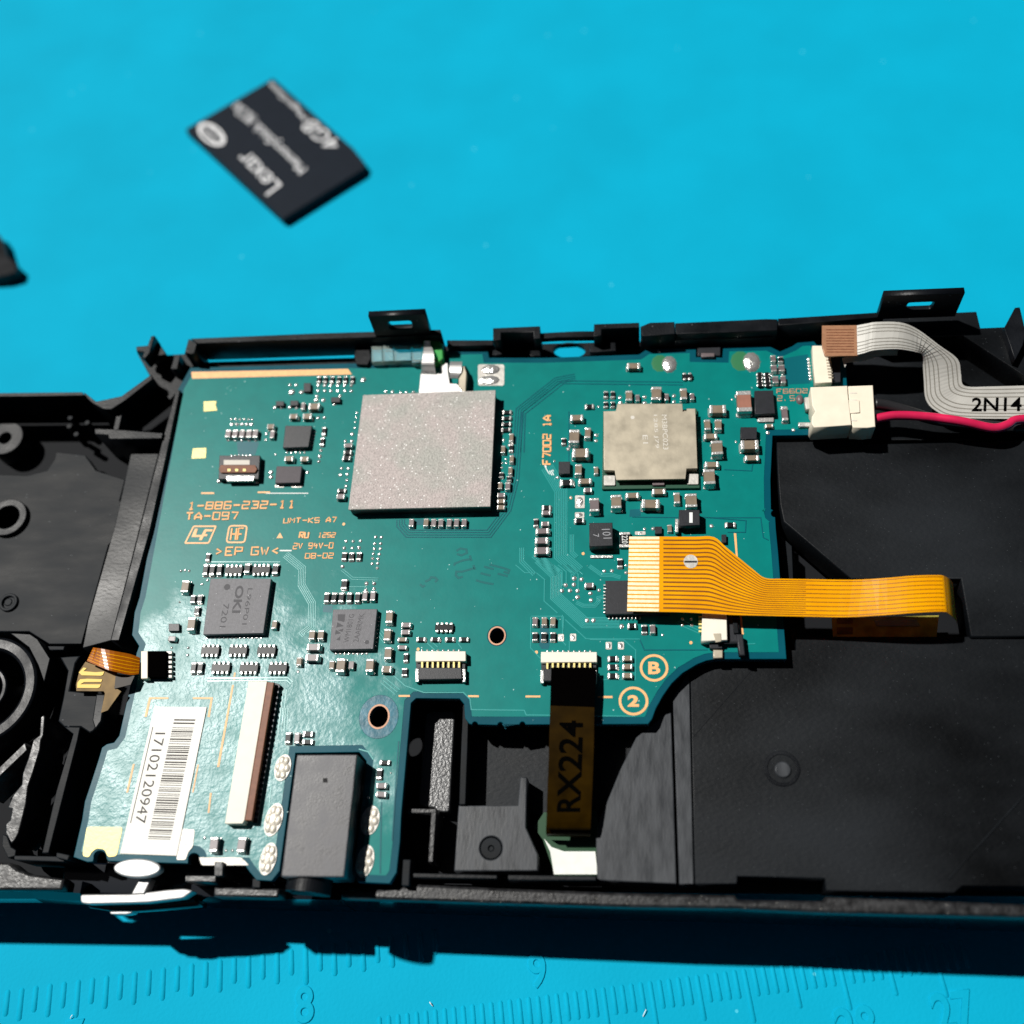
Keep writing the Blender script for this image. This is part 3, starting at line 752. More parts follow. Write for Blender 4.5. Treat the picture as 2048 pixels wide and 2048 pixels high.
# ---- tracks
def track(c, pts, w=0.10, mat='trace_green', n=1, sp_=0.17, z=ZB):
    base = PL(c, pts, 0)
    for i in range(n):
        add('track', trace_mesh(offset_line(base, sp_ * i), w, 0.035, z), mat, board)
track('N', [(1070, 1125), (1102, 1155), (1101.5, 1198), (1165, 1256), (1239, 1256)], n=8)
track('Z', [(1060, 500), (1160, 545), (1300, 545), (1340, 500), (1340, 440), (1430, 425)], n=3, sp_=-0.17)
track('Z', [(740, 0), (860, 85), (860, 290)]); track('Z', [(800, 0), (915, 95), (915, 300)]); track('Z', [(855, 0), (985, 105), (985, 200)]); track('Z', [(925, 0), (1080, 130), (1080, 380)]); track('Z', [(985, 0), (1150, 135)])
track('Z', [(615, 210), (610, 500), (795, 665)]); track('Z', [(900, 755), (1190, 1020), (1932, 1025)]); track('Z', [(215, 0), (345, 110), (510, 115), (625, 210)])
track('Z', [(1220, 30), (1400, 160), (1560, 165), (1660, 195)], n=3)
track('Z', [(860, 690), (880, 730), (870, 900)])
track('C', [(225, 1130), (325, 1300), (322, 1800), (470, 1932)], n=8, sp_=0.2)
track('C', [(60, 1720), (60, 1830), (160, 1932)], n=3, sp_=0.22)
track('C', [(440, 1620), (440, 1760), (480, 1800)], n=3, sp_=0.2)
track('C', [(150, 1790), (330, 1932)], n=5, sp_=0.2)
track('B', [(1932, 455), (1800, 480), (1535, 690), (1500, 1200), (1440, 1440), (1290, 1640), (650, 1640), (580, 1560), (580, 1510)], 0.1, 'trace_dark', n=4, sp_=-0.3)
track('C', [(1290, 470), (380, 460), (75, 700), (65, 1000)], 0.12, 'trace_dark', n=2, sp_=0.4)
track('G', [(1170, 340), (1290, 440), (1285, 560), (1365, 700), (1362, 860), (1290, 915), (1320, 945)], 0.08, n=5, sp_=0.2)
track('G', [(600, 378), (1150, 378)], 0.1); track('G', [(600, 1275), (1200, 1272), (1230, 1300)], 0.1, n=2, sp_=0.3)
track('G', [(1620, 430), (1700, 495), (1890, 500)], 0.08, n=2, sp_=-0.25); track('G', [(1660, 565), (1800, 565)], 0.08)
track('G', [(1880, 920), (1932, 990)], 0.08, n=4, sp_=0.3); track('G', [(1170, 1480), (1160, 1660)], 0.08, n=3, sp_=0.3)
track('D', [(325, 505), (385, 560)], 0.09, n=3, sp_=0.45); track('D', [(1108, 310), (1108, 545), (1180, 622)], 0.09); track('D', [(1110, 305), (1345, 305), (1350, 440)], 0.09)
track('D', [(1345, 490), (1375, 525)], 0.09); track('D', [(1400, 490), (1400, 565)], 0.09); track('D', [(560, 510), (590, 550)], 0.09)
track('E', [(300, 1130), (560, 1135), (648, 1210), (645, 1432), (380, 1432)], 0.1); track('E', [(680, 1135), (712, 1208), (1190, 1208)], 0.1, 'trace_dark'); track('E', [(960, 1010), (1130, 1085)], 0.09, n=3, sp_=0.3)
track('E', [(620, 205), (1000, 210)], 0.1, 'trace_dark'); track('E', [(1180, 210), (1590, 210), (1610, 360), (1650, 380)], 0.1, 'trace_dark'); track('E', [(1480, 1165), (1550, 1160)], 0.1)
track('E', [(1140, 205), (1480, 232), (1475, 320), (1340, 320)], 0.1, 'trace_dark')
track('C', [(1600, 1130), (1810, 1140), (1830, 960)], 0.1, 'trace_dark'); track('C', [(430, 690), (430, 1160)], 0.1, 'trace_dark')
track('H', [(655, 110), (615, 420)], 0.08, n=3, sp_=-0.35); track('H', [(540, 820), (500, 1250)], 0.1); track('H', [(1370, 960), (1360, 1500)], 0.12, 'trace_dark'); track('H', [(1500, 500), (1450, 1250)], 0.12, 'trace_dark')
track('H', [(1200, 560), (1270, 580), (1310, 640)], 0.14)
track('D', [(60, 740), (160, 830), (300, 880), (600, 880), (650, 930), (660, 1010), (1060, 1015), (1075, 1050), (1900, 1060)], 0.12)
track('D', [(10, 770), (120, 860)], 0.1, n=3, sp_=-0.35)

CROPS['W'] = (820, 1080, .20147)
for pts in ([(100, 440), (125, 465), (150, 450)], [(150, 415), (195, 395), (210, 370), (250, 375), (270, 395), (250, 420)], [(440, 255), (445, 235), (520, 205), (600, 190)], [(595, 155), (610, 210)], [(525, 365), (480, 378), (455, 350), (460, 315), (520, 315), (640, 280)],
            [(630, 250), (645, 295)], [(460, 110), (500, 85), (560, 95), (565, 130), (510, 155), (465, 140)], [(790, 245), (870, 265), (930, 280), (985, 300), (975, 330), (930, 315)], [(735, 265), (830, 290)], [(655, 400), (700, 415), (770, 430), (830, 440)], [(870, 335), (970, 360)], [(700, 330), (800, 355)]):
    add('ink_stamp', trace_mesh(PL('W', pts), 0.26, 0.008, 0.029), 'stamp_dark', board)
rd = random.Random(5)
dV, dF = [], []
for k in range(330):
    px, py = rd.uniform(330, 1530), rd.uniform(760, 1690)
    q = at_px(px, py, 0.034)
    ins = False
    for i_ in range(len(pour_mm)):
        (xa, ya), (xb, yb) = pour_mm[i_ - 1], pour_mm[i_]
        if (ya > q.y) != (yb > q.y) and q.x < (xb - xa) * (q.y - ya) / (yb - ya) + xa: ins = not ins
    if not ins or (q.xy - h2.xy).length < 3 or (q.xy - h1.xy).length < 2: continue
    r_ = rd.choice((0.03, 0.04, 0.05, 0.075))
    k0 = len(dV)
    dV += [q + Vector((r_ * math.cos(a * 1.047) * rd.uniform(0.6, 1.3), r_ * math.sin(a * 1.047) * rd.uniform(0.6, 1.3), 0)) for a in range(6)]
    dF.append(tuple(range(k0, k0 + 6)))
add('dust', mesh_from(dV, dF), 'dust', board, kind='stuff')

# ---- soldered parts
CACHE = {}
def bump(c, x, y, d=26, name='solder_bump', hh=0.55, d2=None, mat='tin_blob'):
    p = P(c, x, y, 0.03)
    s_ = CROPS[c][2]
    nx, ny = nat(c, x, y)
    w = (at_px(nx + d * s_ / 2, ny) - at_px(nx - d * s_ / 2, ny)).length
    l = (at_px(nx, ny + (d2 or d) * s_ / 2) - at_px(nx, ny - (d2 or d) * s_ / 2)).length
    key = ('dome', mat)
    if key not in CACHE:
        CACHE[key] = dome_mesh(); CACHE[key].materials.append(MATS[mat])
    return inst(name, CACHE[key], board, p, random.uniform(0, 3) if not d2 else 0, (w, l, min(w, l) * hh))
def chip_meshes(L, W, Hh, kind):
    key = ('chip', round(L, 1), round(W, 1), round(Hh, 1), kind)
    if key in CACHE: return CACHE[key]
    L, W, Hh = max(key[1], 0.3), max(key[2], 0.2), max(key[3], 0.15)
    t = L * (0.2 if kind != 'r' else 0.24)
    body = box_mesh(L - t * 1.2, W * 0.94, Hh * 0.95, 0.03, 0.04)
    body.materials.append(MATS[{'c': 'cap_brown', 'k': 'cap_mauve', 'r': 'resistor_black', 'd': 'cap_red'}[kind]])
    end = box_mesh(t, W, Hh, min(0.09, Hh * 0.2), 0.03, 2)
    foot = box_mesh(t * 0.9, W * 1.12, 0.12, 0.05, 0.0)
    foot.transform(Matrix.Translation((t * 0.35, 0, 0)))
    wedge = mesh_from([(t * 0.3, -W * 0.42, 0.02), (t * 0.3, W * 0.42, 0.02), (t * 0.95, -W * 0.42, 0.05), (t * 0.95, W * 0.42, 0.05), (t * 0.45, -W * 0.36, Hh * 0.55), (t * 0.45, W * 0.36, Hh * 0.55)],
                      [(2, 3, 5, 4), (0, 2, 4), (1, 5, 3), (0, 4, 5, 1), (0, 1, 3, 2)])
    term = join([end, foot, wedge])
    term.materials.append(MATS['tin'])
    CACHE[key] = (body, term, L / 2 - t / 2)
    return CACHE[key]
NAMES = {'c': 'capacitor', 'k': 'capacitor', 'r': 'resistor', 'd': 'capacitor'}
def chip(c, x, y, w, h, kind='c', zz=None):
    """Two-terminal part; w, h = size of its upper face on the photo crop."""
    nx, ny = nat(c, x, y); s_ = CROPS[c][2]
    def dims(z):
        return ((at_px(nx + w * s_ / 2, ny, z) - at_px(nx - w * s_ / 2, ny, z)).length, (at_px(nx, ny + h * s_ / 2, z) - at_px(nx, ny - h * s_ / 2, z)).length)
    W_, H_ = dims(0.4)
    hz = zz or max(0.2, min(1.1, min(W_, H_) * (0.85 if kind != 'r' else 0.6)))
    p = at_px(nx, ny, hz); p.z = 0.03
    rz = random.gauss(0, 0.02)
    if W_ >= H_: L, W = W_, H_
    else: L, W = H_, W_; rz += math.pi / 2
    body, term, off = chip_meshes(L, W, hz, kind)
    o = inst(NAMES[kind], body, board, p, rz)
    for s in (0, 1):
        e = bpy.data.objects.new('terminal', term)
        C.objects.link(e); e.parent = o
        e.location = ((off if s == 0 else -off), 0, 0)
        e.rotation_euler.z = s * math.pi
        ABS[e] = p
    return o
def network(c, x, y, w, h, n=4, vert=False):
    nx, ny = nat(c, x, y); s_ = CROPS[c][2]
    W_ = (at_px(nx + w * s_ / 2, ny, .3) - at_px(nx - w * s_ / 2, ny, .3)).length
    H_ = (at_px(nx, ny + h * s_ / 2, .3) - at_px(nx, ny - h * s_ / 2, .3)).length
    p = at_px(nx, ny, .35); p.z = 0.03
    L, W = (H_, W_) if vert else (W_, H_)
    key = ('net', round(L, 1), round(W, 1), n)
    if key not in CACHE:
        b = box_mesh(L, W * 0.62, 0.34, 0.03, 0.03); b.materials.append(MATS['resistor_black'])
        t = box_mesh(L / n * 0.62, W * 0.3, 0.36, 0.08, 0.0, 2); t.materials.append(MATS['tin'])
        CACHE[key] = (b, t)
    b, t = CACHE[key]
    rz = math.pi / 2 if vert else 0
    o = inst('resistor_network', b, board, p, rz)
    for i in range(n):
        for s in (-1, 1):
            e = bpy.data.objects.new('terminal', t); C.objects.link(e); e.parent = o
            e.location = (-L / 2 + L * (i + 0.5) / n, s * W * 0.38, 0); ABS[e] = p
    return o
def block(name, c, quad, z1, depth, mat, bevel=0.06, r=0.0, parent=None, z_at=None):
    p = PL(c, quad, z1 if z_at is None else z_at)
    if r: p = rnd(p, r)
    return add(name, poly(p, z1, depth, (), bevel), mat, parent or board)
def rect(x0, y0, x1, y1): return [(x0, y0), (x1, y0), (x1, y1), (x0, y1)]

chips = {
 'A': [(1405, 650, 85, 45, 'c'), (1250, 728, 60, 35, 'c'), (1352, 725, 65, 40, 'c'), (1322, 650, 32, 52, 'k'), (1078, 805, 55, 35, 'c'), (1088, 862, 36, 60, 'k'), (1215, 1047, 65, 36, 'c'), (1333, 1050, 60, 36, 'c'),
       (1478, 838, 30, 60, 'r'), (1465, 918, 30, 60, 'r'), (1662, 945, 60, 34, 'k'), (1658, 1000, 60, 34, 'r'), (1650, 1043, 60, 34, 'r'), (1612, 1287, 60, 30, 'r'), (1605, 1332, 60, 40, 'k')]
      + [(x, 448, 32, 46, 'r') for x in (1440, 1488, 1538, 1590, 1640, 1692)] + [(x, 857, 42, 60, 'k') for x in (755, 808, 860, 912, 960)],
 'B': [(1412, 695, 70, 28, 'r'), (1410, 740, 70, 28, 'r'), (1407, 785, 70, 28, 'r'), (1403, 828, 70, 28, 'r'), (1445, 888, 34, 60, 'c'), (1383, 978, 34, 55, 'c'), (1447, 1050, 34, 55, 'c'), (1437, 1138, 34, 55, 'c'),
       (1370, 1170, 32, 40, 'r'), (1428, 1198, 40, 36, 'r'), (1360, 1250, 30, 50, 'c'), (1418, 1253, 38, 55, 'k'), (1368, 1322, 60, 34, 'k'), (1367, 1366, 60, 36, 'c'), (1366, 1413, 60, 36, 'c'), (1442, 965, 34, 55, 'r'),
       (690, 1530, 38, 60, 'k'), (800, 1528, 38, 60, 'c'), (858, 1530, 38, 58, 'k'), (912, 1530, 38, 58, 'k'), (975, 1530, 38, 58, 'k'), (1030, 1530, 38, 58, 'k'), (1088, 1530, 38, 58, 'k'),
       (183, 1782, 36, 62, 'r'), (237, 1784, 36, 62, 'r'), (293, 1782, 36, 62, 'r'), (1710, 1415, 65, 34, 'r'), (1708, 1455, 65, 34, 'k'), (1630, 1530, 30, 60, 'r'), (1700, 1538, 60, 36, 'k'),
       (1680, 1592, 100, 44, 'k'), (1675, 1665, 102, 48, 'k'), (1675, 1740, 105, 52, 'k')],
 'C': [(918, 345, 100, 44, 'c'), (585, 652, 60, 30, 'r'), (708, 562, 34, 46, 'r'), (760, 562, 34, 46, 'r'), (708, 638, 34, 42, 'r'), (760, 638, 34, 42, 'r'), (883, 570, 48, 74, 'c'), (948, 590, 34, 50, 'k'),
       (1090, 552, 78, 98, 'c'), (1168, 583, 34, 50, 'k'), (1295, 558, 52, 82, 'c'), (1360, 580, 34, 50, 'k'), (490, 738, 95, 44, 'c'), (470, 878, 75, 100, 'c'), (572, 852, 46, 76, 'c'), (390, 915, 34, 50, 'r'),
       (518, 1003, 120, 66, 'c'), (502, 1130, 50, 78, 'c'), (635, 1135, 34, 55, 'c'), (413, 1228, 95, 46, 'r'), (553, 1216, 95, 42, 'c'), (573, 1283, 60, 34, 'k'), (510, 1515, 70, 38, 'r'), (622, 1396, 75, 100, 'k'),
       (787, 1370, 78, 102, 'c'), (910, 1323, 100, 44, 'c'), (1110, 1295, 100, 40, 'c'), (1047, 1388, 135, 68, 'c'), (1245, 1343, 50, 82, 'c'), (1353, 1362, 85, 104, 'c'), (1190, 1572, 34, 52, 'c'), (1650, 1545, 75, 34, 'r'),
       (1553, 673, 125, 58, 'c'), (1475, 790, 48, 76, 'c'), (1557, 790, 54, 80, 'c'), (1500, 876, 100, 42, 'c'), (1548, 963, 85, 104, 'c'), (1510, 1090, 105, 42, 'c'), (1490, 1183, 85, 110, 'c'), (1752, 613, 108, 152, 'd'),
       (1795, 940, 130, 70, 'c'), (1812, 1040, 108, 42, 'c')],
 'D': [(40, 308, 55, 92, 'c'), (25, 443, 55, 90, 'c'), (30, 583, 55, 92, 'c'), (20, 703, 72, 50, 'c'), (168, 370, 70, 36, 'k'), (163, 424, 70, 36, 'k'), (138, 478, 65, 34, 'c'), (138, 538, 70, 34, 'k'), (165, 615, 35, 65, 'r'), (155, 725, 38, 62, 'r'),
       (280, 478, 65, 34, 'r'), (388, 478, 65, 34, 'r'), (497, 478, 65, 34, 'r'), (605, 478, 65, 34, 'r'), (1140, 343, 42, 64, 'k'), (1210, 343, 42, 64, 'c'), (1275, 343, 42, 64, 'c'), (1140, 458, 42, 64, 'r'), (1207, 458, 42, 64, 'r'), (1275, 458, 42, 64, 'r')],
 'E': [(297, 718, 66, 40, 'k'), (620, 1025, 66, 40, 'r'), (712, 1050, 40, 66, 'r'), (775, 1050, 40, 66, 'k'), (528, 550, 38, 66, 'r'), (475, 1272, 72, 38, 'r'), (475, 1335, 72, 38, 'r'), (475, 1402, 72, 38, 'r'),
       (585, 1270, 72, 40, 'c'), (585, 1333, 72, 40, 'c'), (585, 1400, 72, 40, 'c')],
 'G': [(585, 435, 40, 85, 'r'), (635, 438, 40, 85, 'r'), (690, 435, 40, 85, 'r'), (900, 425, 42, 72, 'r'), (1112, 430, 45, 76, 'r'), (603, 340, 34, 60, 'r'), (430, 560, 55, 92, 'c'), (490, 658, 40, 62, 'r'), (543, 655, 40, 62, 'r'),
       (520, 745, 40, 62, 'r'), (478, 845, 60, 96, 'c'), (330, 955, 56, 40, 'k'), (1105, 850, 38, 62, 'c'), (495, 1175, 40, 86, 'r'), (545, 1175, 40, 86, 'r'), (1632, 545, 42, 76, 'r'), (1388, 928, 46, 72, 'c'), (1455, 928, 46, 72, 'c'),
       (1400, 1020, 102, 50, 'k'), (1390, 1100, 102, 50, 'k'), (1290, 1128, 40, 62, 'c'), (1538, 1155, 38, 66, 'c'), (1605, 1156, 65, 102, 'c'), (1685, 1155, 40, 62, 'k'), (1825, 1158, 60, 98, 'c')]
      + [(x, 645, 42, 76, 'r') for x in (1500, 1555, 1610, 1670, 1733)] + [(1787, 632, 42, 74, 'k'), (1847, 632, 42, 74, 'k')],
 'H': [(665, 475, 40, 86, 'r'), (730, 475, 44, 86, 'k'), (815, 445, 75, 38, 'r'), (812, 505, 80, 38, 'r'), (1395, 660, 76, 38, 'r'), (1352, 745, 40, 76, 'r'), (1370, 835, 76, 42, 'k'), (1368, 900, 76, 42, 'k'), (105, 1280, 62, 110, 'k'), (312, 1280, 62, 115, 'k')],
 'J': [(40, 592, 40, 48, 'k'), (95, 600, 40, 44, 'r'), (45, 666, 44, 50, 'k'), (103, 666, 42, 50, 'k'), (57, 752, 46, 52, 'k'), (115, 752, 42, 52, 'k')],
 'Q': [(1080, 1290, 150, 330, 'k'), (705, 1585, 200, 90, 'c')],
}
for c, L in chips.items():
    for row in L:
        chip(c, *row)
for c, x, y, w, h, v in (('G', 797, 440, 132, 84, 0), ('G', 1005, 436, 132, 84, 0), ('G', 620, 1046, 135, 92, 0), ('G', 830, 1046, 135, 92, 0), ('G', 1045, 1046, 135, 92, 0), ('G', 700, 1176, 138, 92, 0), ('G', 912, 1178, 138, 92, 0),
                         ('G', 1130, 1178, 138, 92, 0), ('D', 455, 388, 138, 72, 0), ('C', 1872, 450, 48, 110, 1), ('C', 1928, 450, 48, 110, 1), ('C', 1323, 425, 80, 50, 0)):
    network(c, x, y, w, h, 4 if w != 80 else 2, bool(v))
for c, L in {
 'A': [(x, y) for y in (495, 535) for x in (1435, 1485, 1530, 1583, 1635, 1685)] + [(1222, 490), (1270, 490), (1235, 545, 48), (1310, 545, 36), (1425, 575), (1420, 605, 36), (1475, 605, 32), (1560, 635, 30), (1600, 575), (1110, 660, 32), (1160, 660, 32),
       (1222, 660, 32), (1272, 660, 32), (1435, 738), (1482, 738), (1775, 452, 42), (1045, 860), (1040, 905), (1455, 985), (1447, 1030, 32), (1440, 1068), (1113, 1015, 20), (1728, 700, 18), (1722, 735, 18), (1716, 770, 18), (1712, 815, 20), (1692, 862, 30),
       (1640, 915), (1690, 915), (1612, 1120), (1662, 1120), (1603, 1170, 30), (1655, 1165), (1652, 1210), (1645, 1255), (1080, 1150, 36), (1080, 1186, 36), (1355, 1150, 28)] + [(x, 905, 30) for x in (760, 812, 862, 915, 965)] + [(x, 750, 20) for x in (780, 812, 845, 878, 910, 938)] + [(x, 787, 30) for x in (785, 822, 860, 898, 932)],
 'B': [(495, 542), (547, 542), (610, 548, 20), (652, 545, 20), (705, 545), (197, 1670), (250, 1670), (305, 1667), (183, 1722, 30), (243, 1720), (295, 1720, 30), (170, 1862, 32), (420, 1638), (463, 1640), (413, 1688), (458, 1688), (410, 1728), (455, 1727),
       (402, 1765), (448, 1768), (397, 1800), (440, 1802), (393, 1840), (435, 1838), (433, 1873), (1375, 860, 18), (1385, 905, 24), (1405, 1050, 18), (1375, 1080, 18), (1405, 1080, 18), (1372, 1115, 20), (1430, 945, 24)],
 'C': [(653, 655, 20), (1000, 582, 30), (1000, 625, 30), (815, 585, 30), (818, 625, 30), (1222, 573, 30), (1222, 617, 28), (635, 870, 30), (633, 912, 28), (1000, 1578), (1065, 1575, 30), (1505, 1555, 32), (1690, 920, 20), (345, 1190, 28), (320, 1065, 18), (425, 975, 30), (1108, 235, 24), (445, 1340, 18), (1660, 600, 16)],
 'E': [(540, 1030, 40), (280, 985, 38), (328, 985, 38), (305, 780, 34), (310, 832, 34), (183, 668, 38), (238, 675, 34), (118, 718, 34), (180, 715, 36), (90, 762, 34), (150, 760, 34), (208, 762, 34), (208, 810, 38), (370, 757, 28), (410, 612, 28), (467, 610, 30), (575, 625, 28), (575, 570, 22), (1000, 975, 24), (1065, 975, 24), (998, 1020, 28), (1070, 1020, 28), (850, 1095, 22)],
 'G': [(1800, 540, 34), (1858, 540, 32), (1795, 590, 30), (1858, 580, 26), (1283, 1205, 26), (400, 445, 22), (430, 440, 22), (462, 445, 22), (600, 515, 24), (560, 545, 22), (455, 1025, 22), (450, 1080, 24), (390, 680, 18), (330, 1025, 20)],
 'H': [(1365, 790, 16), (1440, 740, 16), (1270, 925, 22), (35, 1230, 26), (195, 1325, 24), (245, 1325, 24)],
 'Q': [(1075, 1185, 150), (1085, 1430, 150), (1285, 1690, 90), (670, 1760, 90), (775, 370, 50), (1030, 360, 50)],
}.items():
    for row in L: bump(c, *row)
# square solder lands
for c, x, y, w, h in (('C', 512, 1372, 72, 95), ('C', 510, 1472, 70, 42), ('D', 1335, 465, 44, 54), ('D', 1427, 463, 46, 56), ('E', 443, 1175, 46, 56), ('E', 535, 1175, 46, 56), ('A', 1143, 1253, 70, 22), ('A', 1272, 1252, 80, 26), ('C', 968, 1608, 80, 26), ('C', 1885, 745, 70, 40)):
    bp_poly('solder_land', c, rect(x - w / 2, y - h / 2, x + w / 2, y + h / 2), 'tin_satin', 0.07, 0.05, 0.12)
    bump(c, x, y, w * 0.82, 'solder_land', 0.28, h * 0.86)
# tall tin joints beside the jack
for c, x, y, w, h, tilt in (('H', 625, 700, 120, 190, -7), ('H', 556, 1092, 130, 235, -10), ('H', 515, 1388, 122, 225, -8), ('H', 1284, 1098, 138, 208, -9), ('H', 1246, 1405, 132, 225, -8)):
    nx, ny = nat(c, x, y)
    p = at_px(nx, ny, 0.03)
    ux = (at_px(nx + 1, ny) - at_px(nx, ny)).length
    wx, wy = w * .265 * ux, h * .265 * ux * 1.04
    rz = math.radians(tilt)
    j = add('solder_joint', moved(poly(ell((0, 0), wx / 2, wy / 2, 20), 0.08, 0.06), p, rz), 'tin_satin', board)
    for i in range(7):
        a = 2 * math.pi * i / 6
        q = p + Matrix.Rotation(rz, 3, 'Z') @ Vector((0.27 * wx * math.cos(a), 0.3 * wy * math.sin(a), 0.05)) if i < 6 else p + Vector((0, 0, 0.06))
        if 'lobe' not in CACHE:
            CACHE['lobe'] = dome_mesh(12, 4); CACHE['lobe'].materials.append(MATS['tin_white'])
        e = inst('solder_lobe', CACHE['lobe'], j, q, rz, (wx * (0.42 if i < 6 else 0.6), wy * (0.32 if i < 6 else 0.5), 0.42))
# big round blobs with flux, and the square tinned land by the clip
for x, y, d in ((1187, 335, 118), (1808, 318, 138)):
    bump('C', x - d * 0.6, y - 8, d * 1.1, 'flux_stain', 0.04, d * 1.1, 'flux_yellow')
    bump('C', x, y, d, 'solder_blob', 0.36, d * 1.1)
bp_poly('solder_land', 'B', rect(1192, 335, 1390, 495), 'tin_satin', 0.06, 0.04, 0.3)
bump('B', 1288, 375, 150, 'solder_blob', 0.35, 80); bump('B', 1275, 455, 170, 'solder_blob', 0.3, 78)

# heat pad on the processor
cpu = [(726, 790), (991, 780), (980.5, 1013), (696.5, 1018.5)]
pad = block('heat_pad', 'N', cpu, 1.75, 0.35, 'heat_pad', 0.04)
block('processor', 'N', [(728, 791.5), (989.5, 781.5), (979, 1012), (698.5, 1017)], 1.4, 1.38, 'pad_side', 0.05, z_at=1.75)
# small steel shield
lid = [(795, 632), (1285, 630), (1290, 690), (1318, 690), (1318, 668), (1384, 667), (1401, 1120), (1318, 1122), (1310, 1200), (785, 1206), (775, 1134), (692, 1132), (690, 688), (783, 686)]
sh = add('shield_can', poly(PL('C', lid, 1.35), 1.35, 0.25, (), 0.05), 'shield_steel', board)
block('shield_wall', 'C', [(800, 640), (1280, 637), (1300, 1190), (792, 1196)], 1.1, 0.7, 'base_green', 0.02, parent=sh, z_at=1.35)
block('shield_wall', 'C', [(696, 692), (1380, 675), (1396, 1116), (698, 1128)], 1.1, 0.7, 'shield_steel', 0.02, parent=sh, z_at=1.35)
block('shield_base', 'C', [(688, 692), (1396, 672), (1416, 1268), (680, 1275)], 0.42, 0.4, 'base_green', 0.03, parent=sh, z_at=0.42)
for q in (rect(692, 1172, 780, 1248), rect(1322, 1160, 1408, 1240)):
    block('shield_foot', 'C', q, 0.62, 0.2, 'tin_satin', 0.05, 0.15, sh)
block('hidden_part', 'C', rect(1060, 1212, 1150, 1245), 0.75, 0.4, 'cap_mauve', 0.04, parent=sh)
zt = 1.352
ptext('marking', 'M3BPC023', 'C', (1130, 715), (1142, 978), (1168, 715), zt, 'shield_mark', sh, 0.004)
ptext('marking', '1285 J79', 'C', (1060, 715), (1076, 968), (1094, 715), zt, 'shield_mark', sh, 0.004)
ptext('marking', 'E1', 'C', (985, 868), (990, 932), (1022, 868), zt, 'shield_mark', sh, 0.004)
add('marking', poly(ell(P('C', 910, 735, zt), 0.24, 0.24, 14), zt + 0.004, 0.004), 'shield_mark', sh)

# flat packages
def ic(name, c, quad, z1, mat, bevel=0.05):
    return block(name, c, quad, z1, z1 - 0.05, mat, bevel)
ic1 = ic('chip', 'A', [(1187, 797), (1388, 798), (1362, 958), (1168, 964)], 0.75, 'ic_black')
for i in range(5):
    for yy in (985, 1002): bump('A', 1200 + i * 33, yy, 18)
    for xx in (1395, 1412): bump('A', xx - i * 5, 845 + i * 26, 16)
ic('chip', 'A', [(1120, 1103), (1312, 1103), (1298, 1228), (1110, 1230)], 0.7, 'ic_plum')
okic = ic('chip', 'G', [(622, 501), (1080, 502), (1021, 915), (566, 924)], 0.85, 'ic_grey')
for i in range(14):
    bump('G', 600 + i * 31, 950, 26, d2=18); bump('G', 1090 - i * 4.2, 560 + i * 27, 12)
zt = 0.852
ptext('marking', 'OKI', 'G', (815, 555), (783, 762), (878, 555), zt, 'ic_mark', okic, 0.003, bold=0.03)
ptext('marking', 'L96P01', 'G', (905, 575), (860, 850), (940, 575), zt, 'ic_mark', okic, 0.003)
ptext('marking', '7201', 'G', (720, 690), (690, 870), (765, 690), zt, 'ic_mark', okic, 0.003)
add('marking', poly(ell(P('G', 748, 566, zt), 0.38, 0.38, 16), zt + 0.003, 0.003), 'ic_mark', okic)
wm = ic('chip', 'G', [(1547, 735), (1880, 731), (1850, 1033), (1521, 1038)], 0.8, 'ic_grey')
for i in range(8):
    bump('G', 1570 + i * 33, 1070, 26, d2=18); bump('G', 1893 - i * 3.5, 795 + i * 31, 14)
zt = 0.802
ptext('marking', 'WM1801G', 'G', (1665, 985), (1710, 770), (1625, 985), zt, 'ic_mark', wm, 0.003)
ptext('marking', '2AAERMK', 'G', (1738, 982), (1785, 766), (1698, 982), zt, 'ic_mark', wm, 0.003)
bp_poly('marking', 'G', [(1584, 772), (1640, 772), (1632, 830), (1582, 818)], 'ic_mark', zt + 0.003, 0.003, parent=wm)
for q in ([(1580, 832), (1630, 860), (1572, 872)], [(1625, 880), (1618, 905), (1585, 893)], [(1568, 888), (1610, 915), (1562, 925)], [(1604, 935), (1600, 970), (1570, 965)]):
    bp_poly('marking', 'G', q, 'ic_mark', zt + 0.003, 0.003, parent=wm)
add('marking', poly(ell(P('G', 1803, 982, zt), 0.25, 0.25, 14), zt + 0.003, 0.003), 'ic_mark', wm)
drv = ic('chip', 'E', [(418, 685), (900, 678), (905, 930), (418, 936)], 0.95, 'ic_black', 0.03)
for i in range(9):
    block('chip_lead', 'E', rect(403, 712 + i * 25.5, 424, 722 + i * 25.5), 0.3, 0.27, 'tin', 0.03)
    block('chip_lead', 'E', rect(440 + i * 29, 944, 451 + i * 29, 974), 0.3, 0.27, 'tin', 0.03)
for c, q, z1 in (('A', rect(1326, 475, 1378, 540), 0.5), ('A', rect(1116, 612, 1176, 648), 0.5), ('A', rect(1224, 608, 1284, 645), 0.5), ('A', rect(1532, 582, 1600, 620), 0.5), ('G', rect(306, 842, 386, 898), 0.45), ('C', rect(1078, 1558, 1132, 1612), 0.5), ('C', rect(352, 1068, 438, 1160), 0.7), ('C', rect(1582, 1618, 1618, 1680), 0.5)):
    block('transistor', c, q, z1, z1 - 0.03, 'ic_black', 0.04)
reg = block('regulator', 'Q', [(350, 740), (800, 730), (850, 1290), (360, 1305)], 0.95, 0.85, 'ic_black', 0.06)
block('regulator_lead', 'Q', rect(440, 1380, 815, 1490), 0.3, 0.25, 'tin', 0.05, parent=reg)
block('diode', 'C', rect(1725, 808, 1848, 898), 0.95, 0.9, 'ic_black', 0.05)
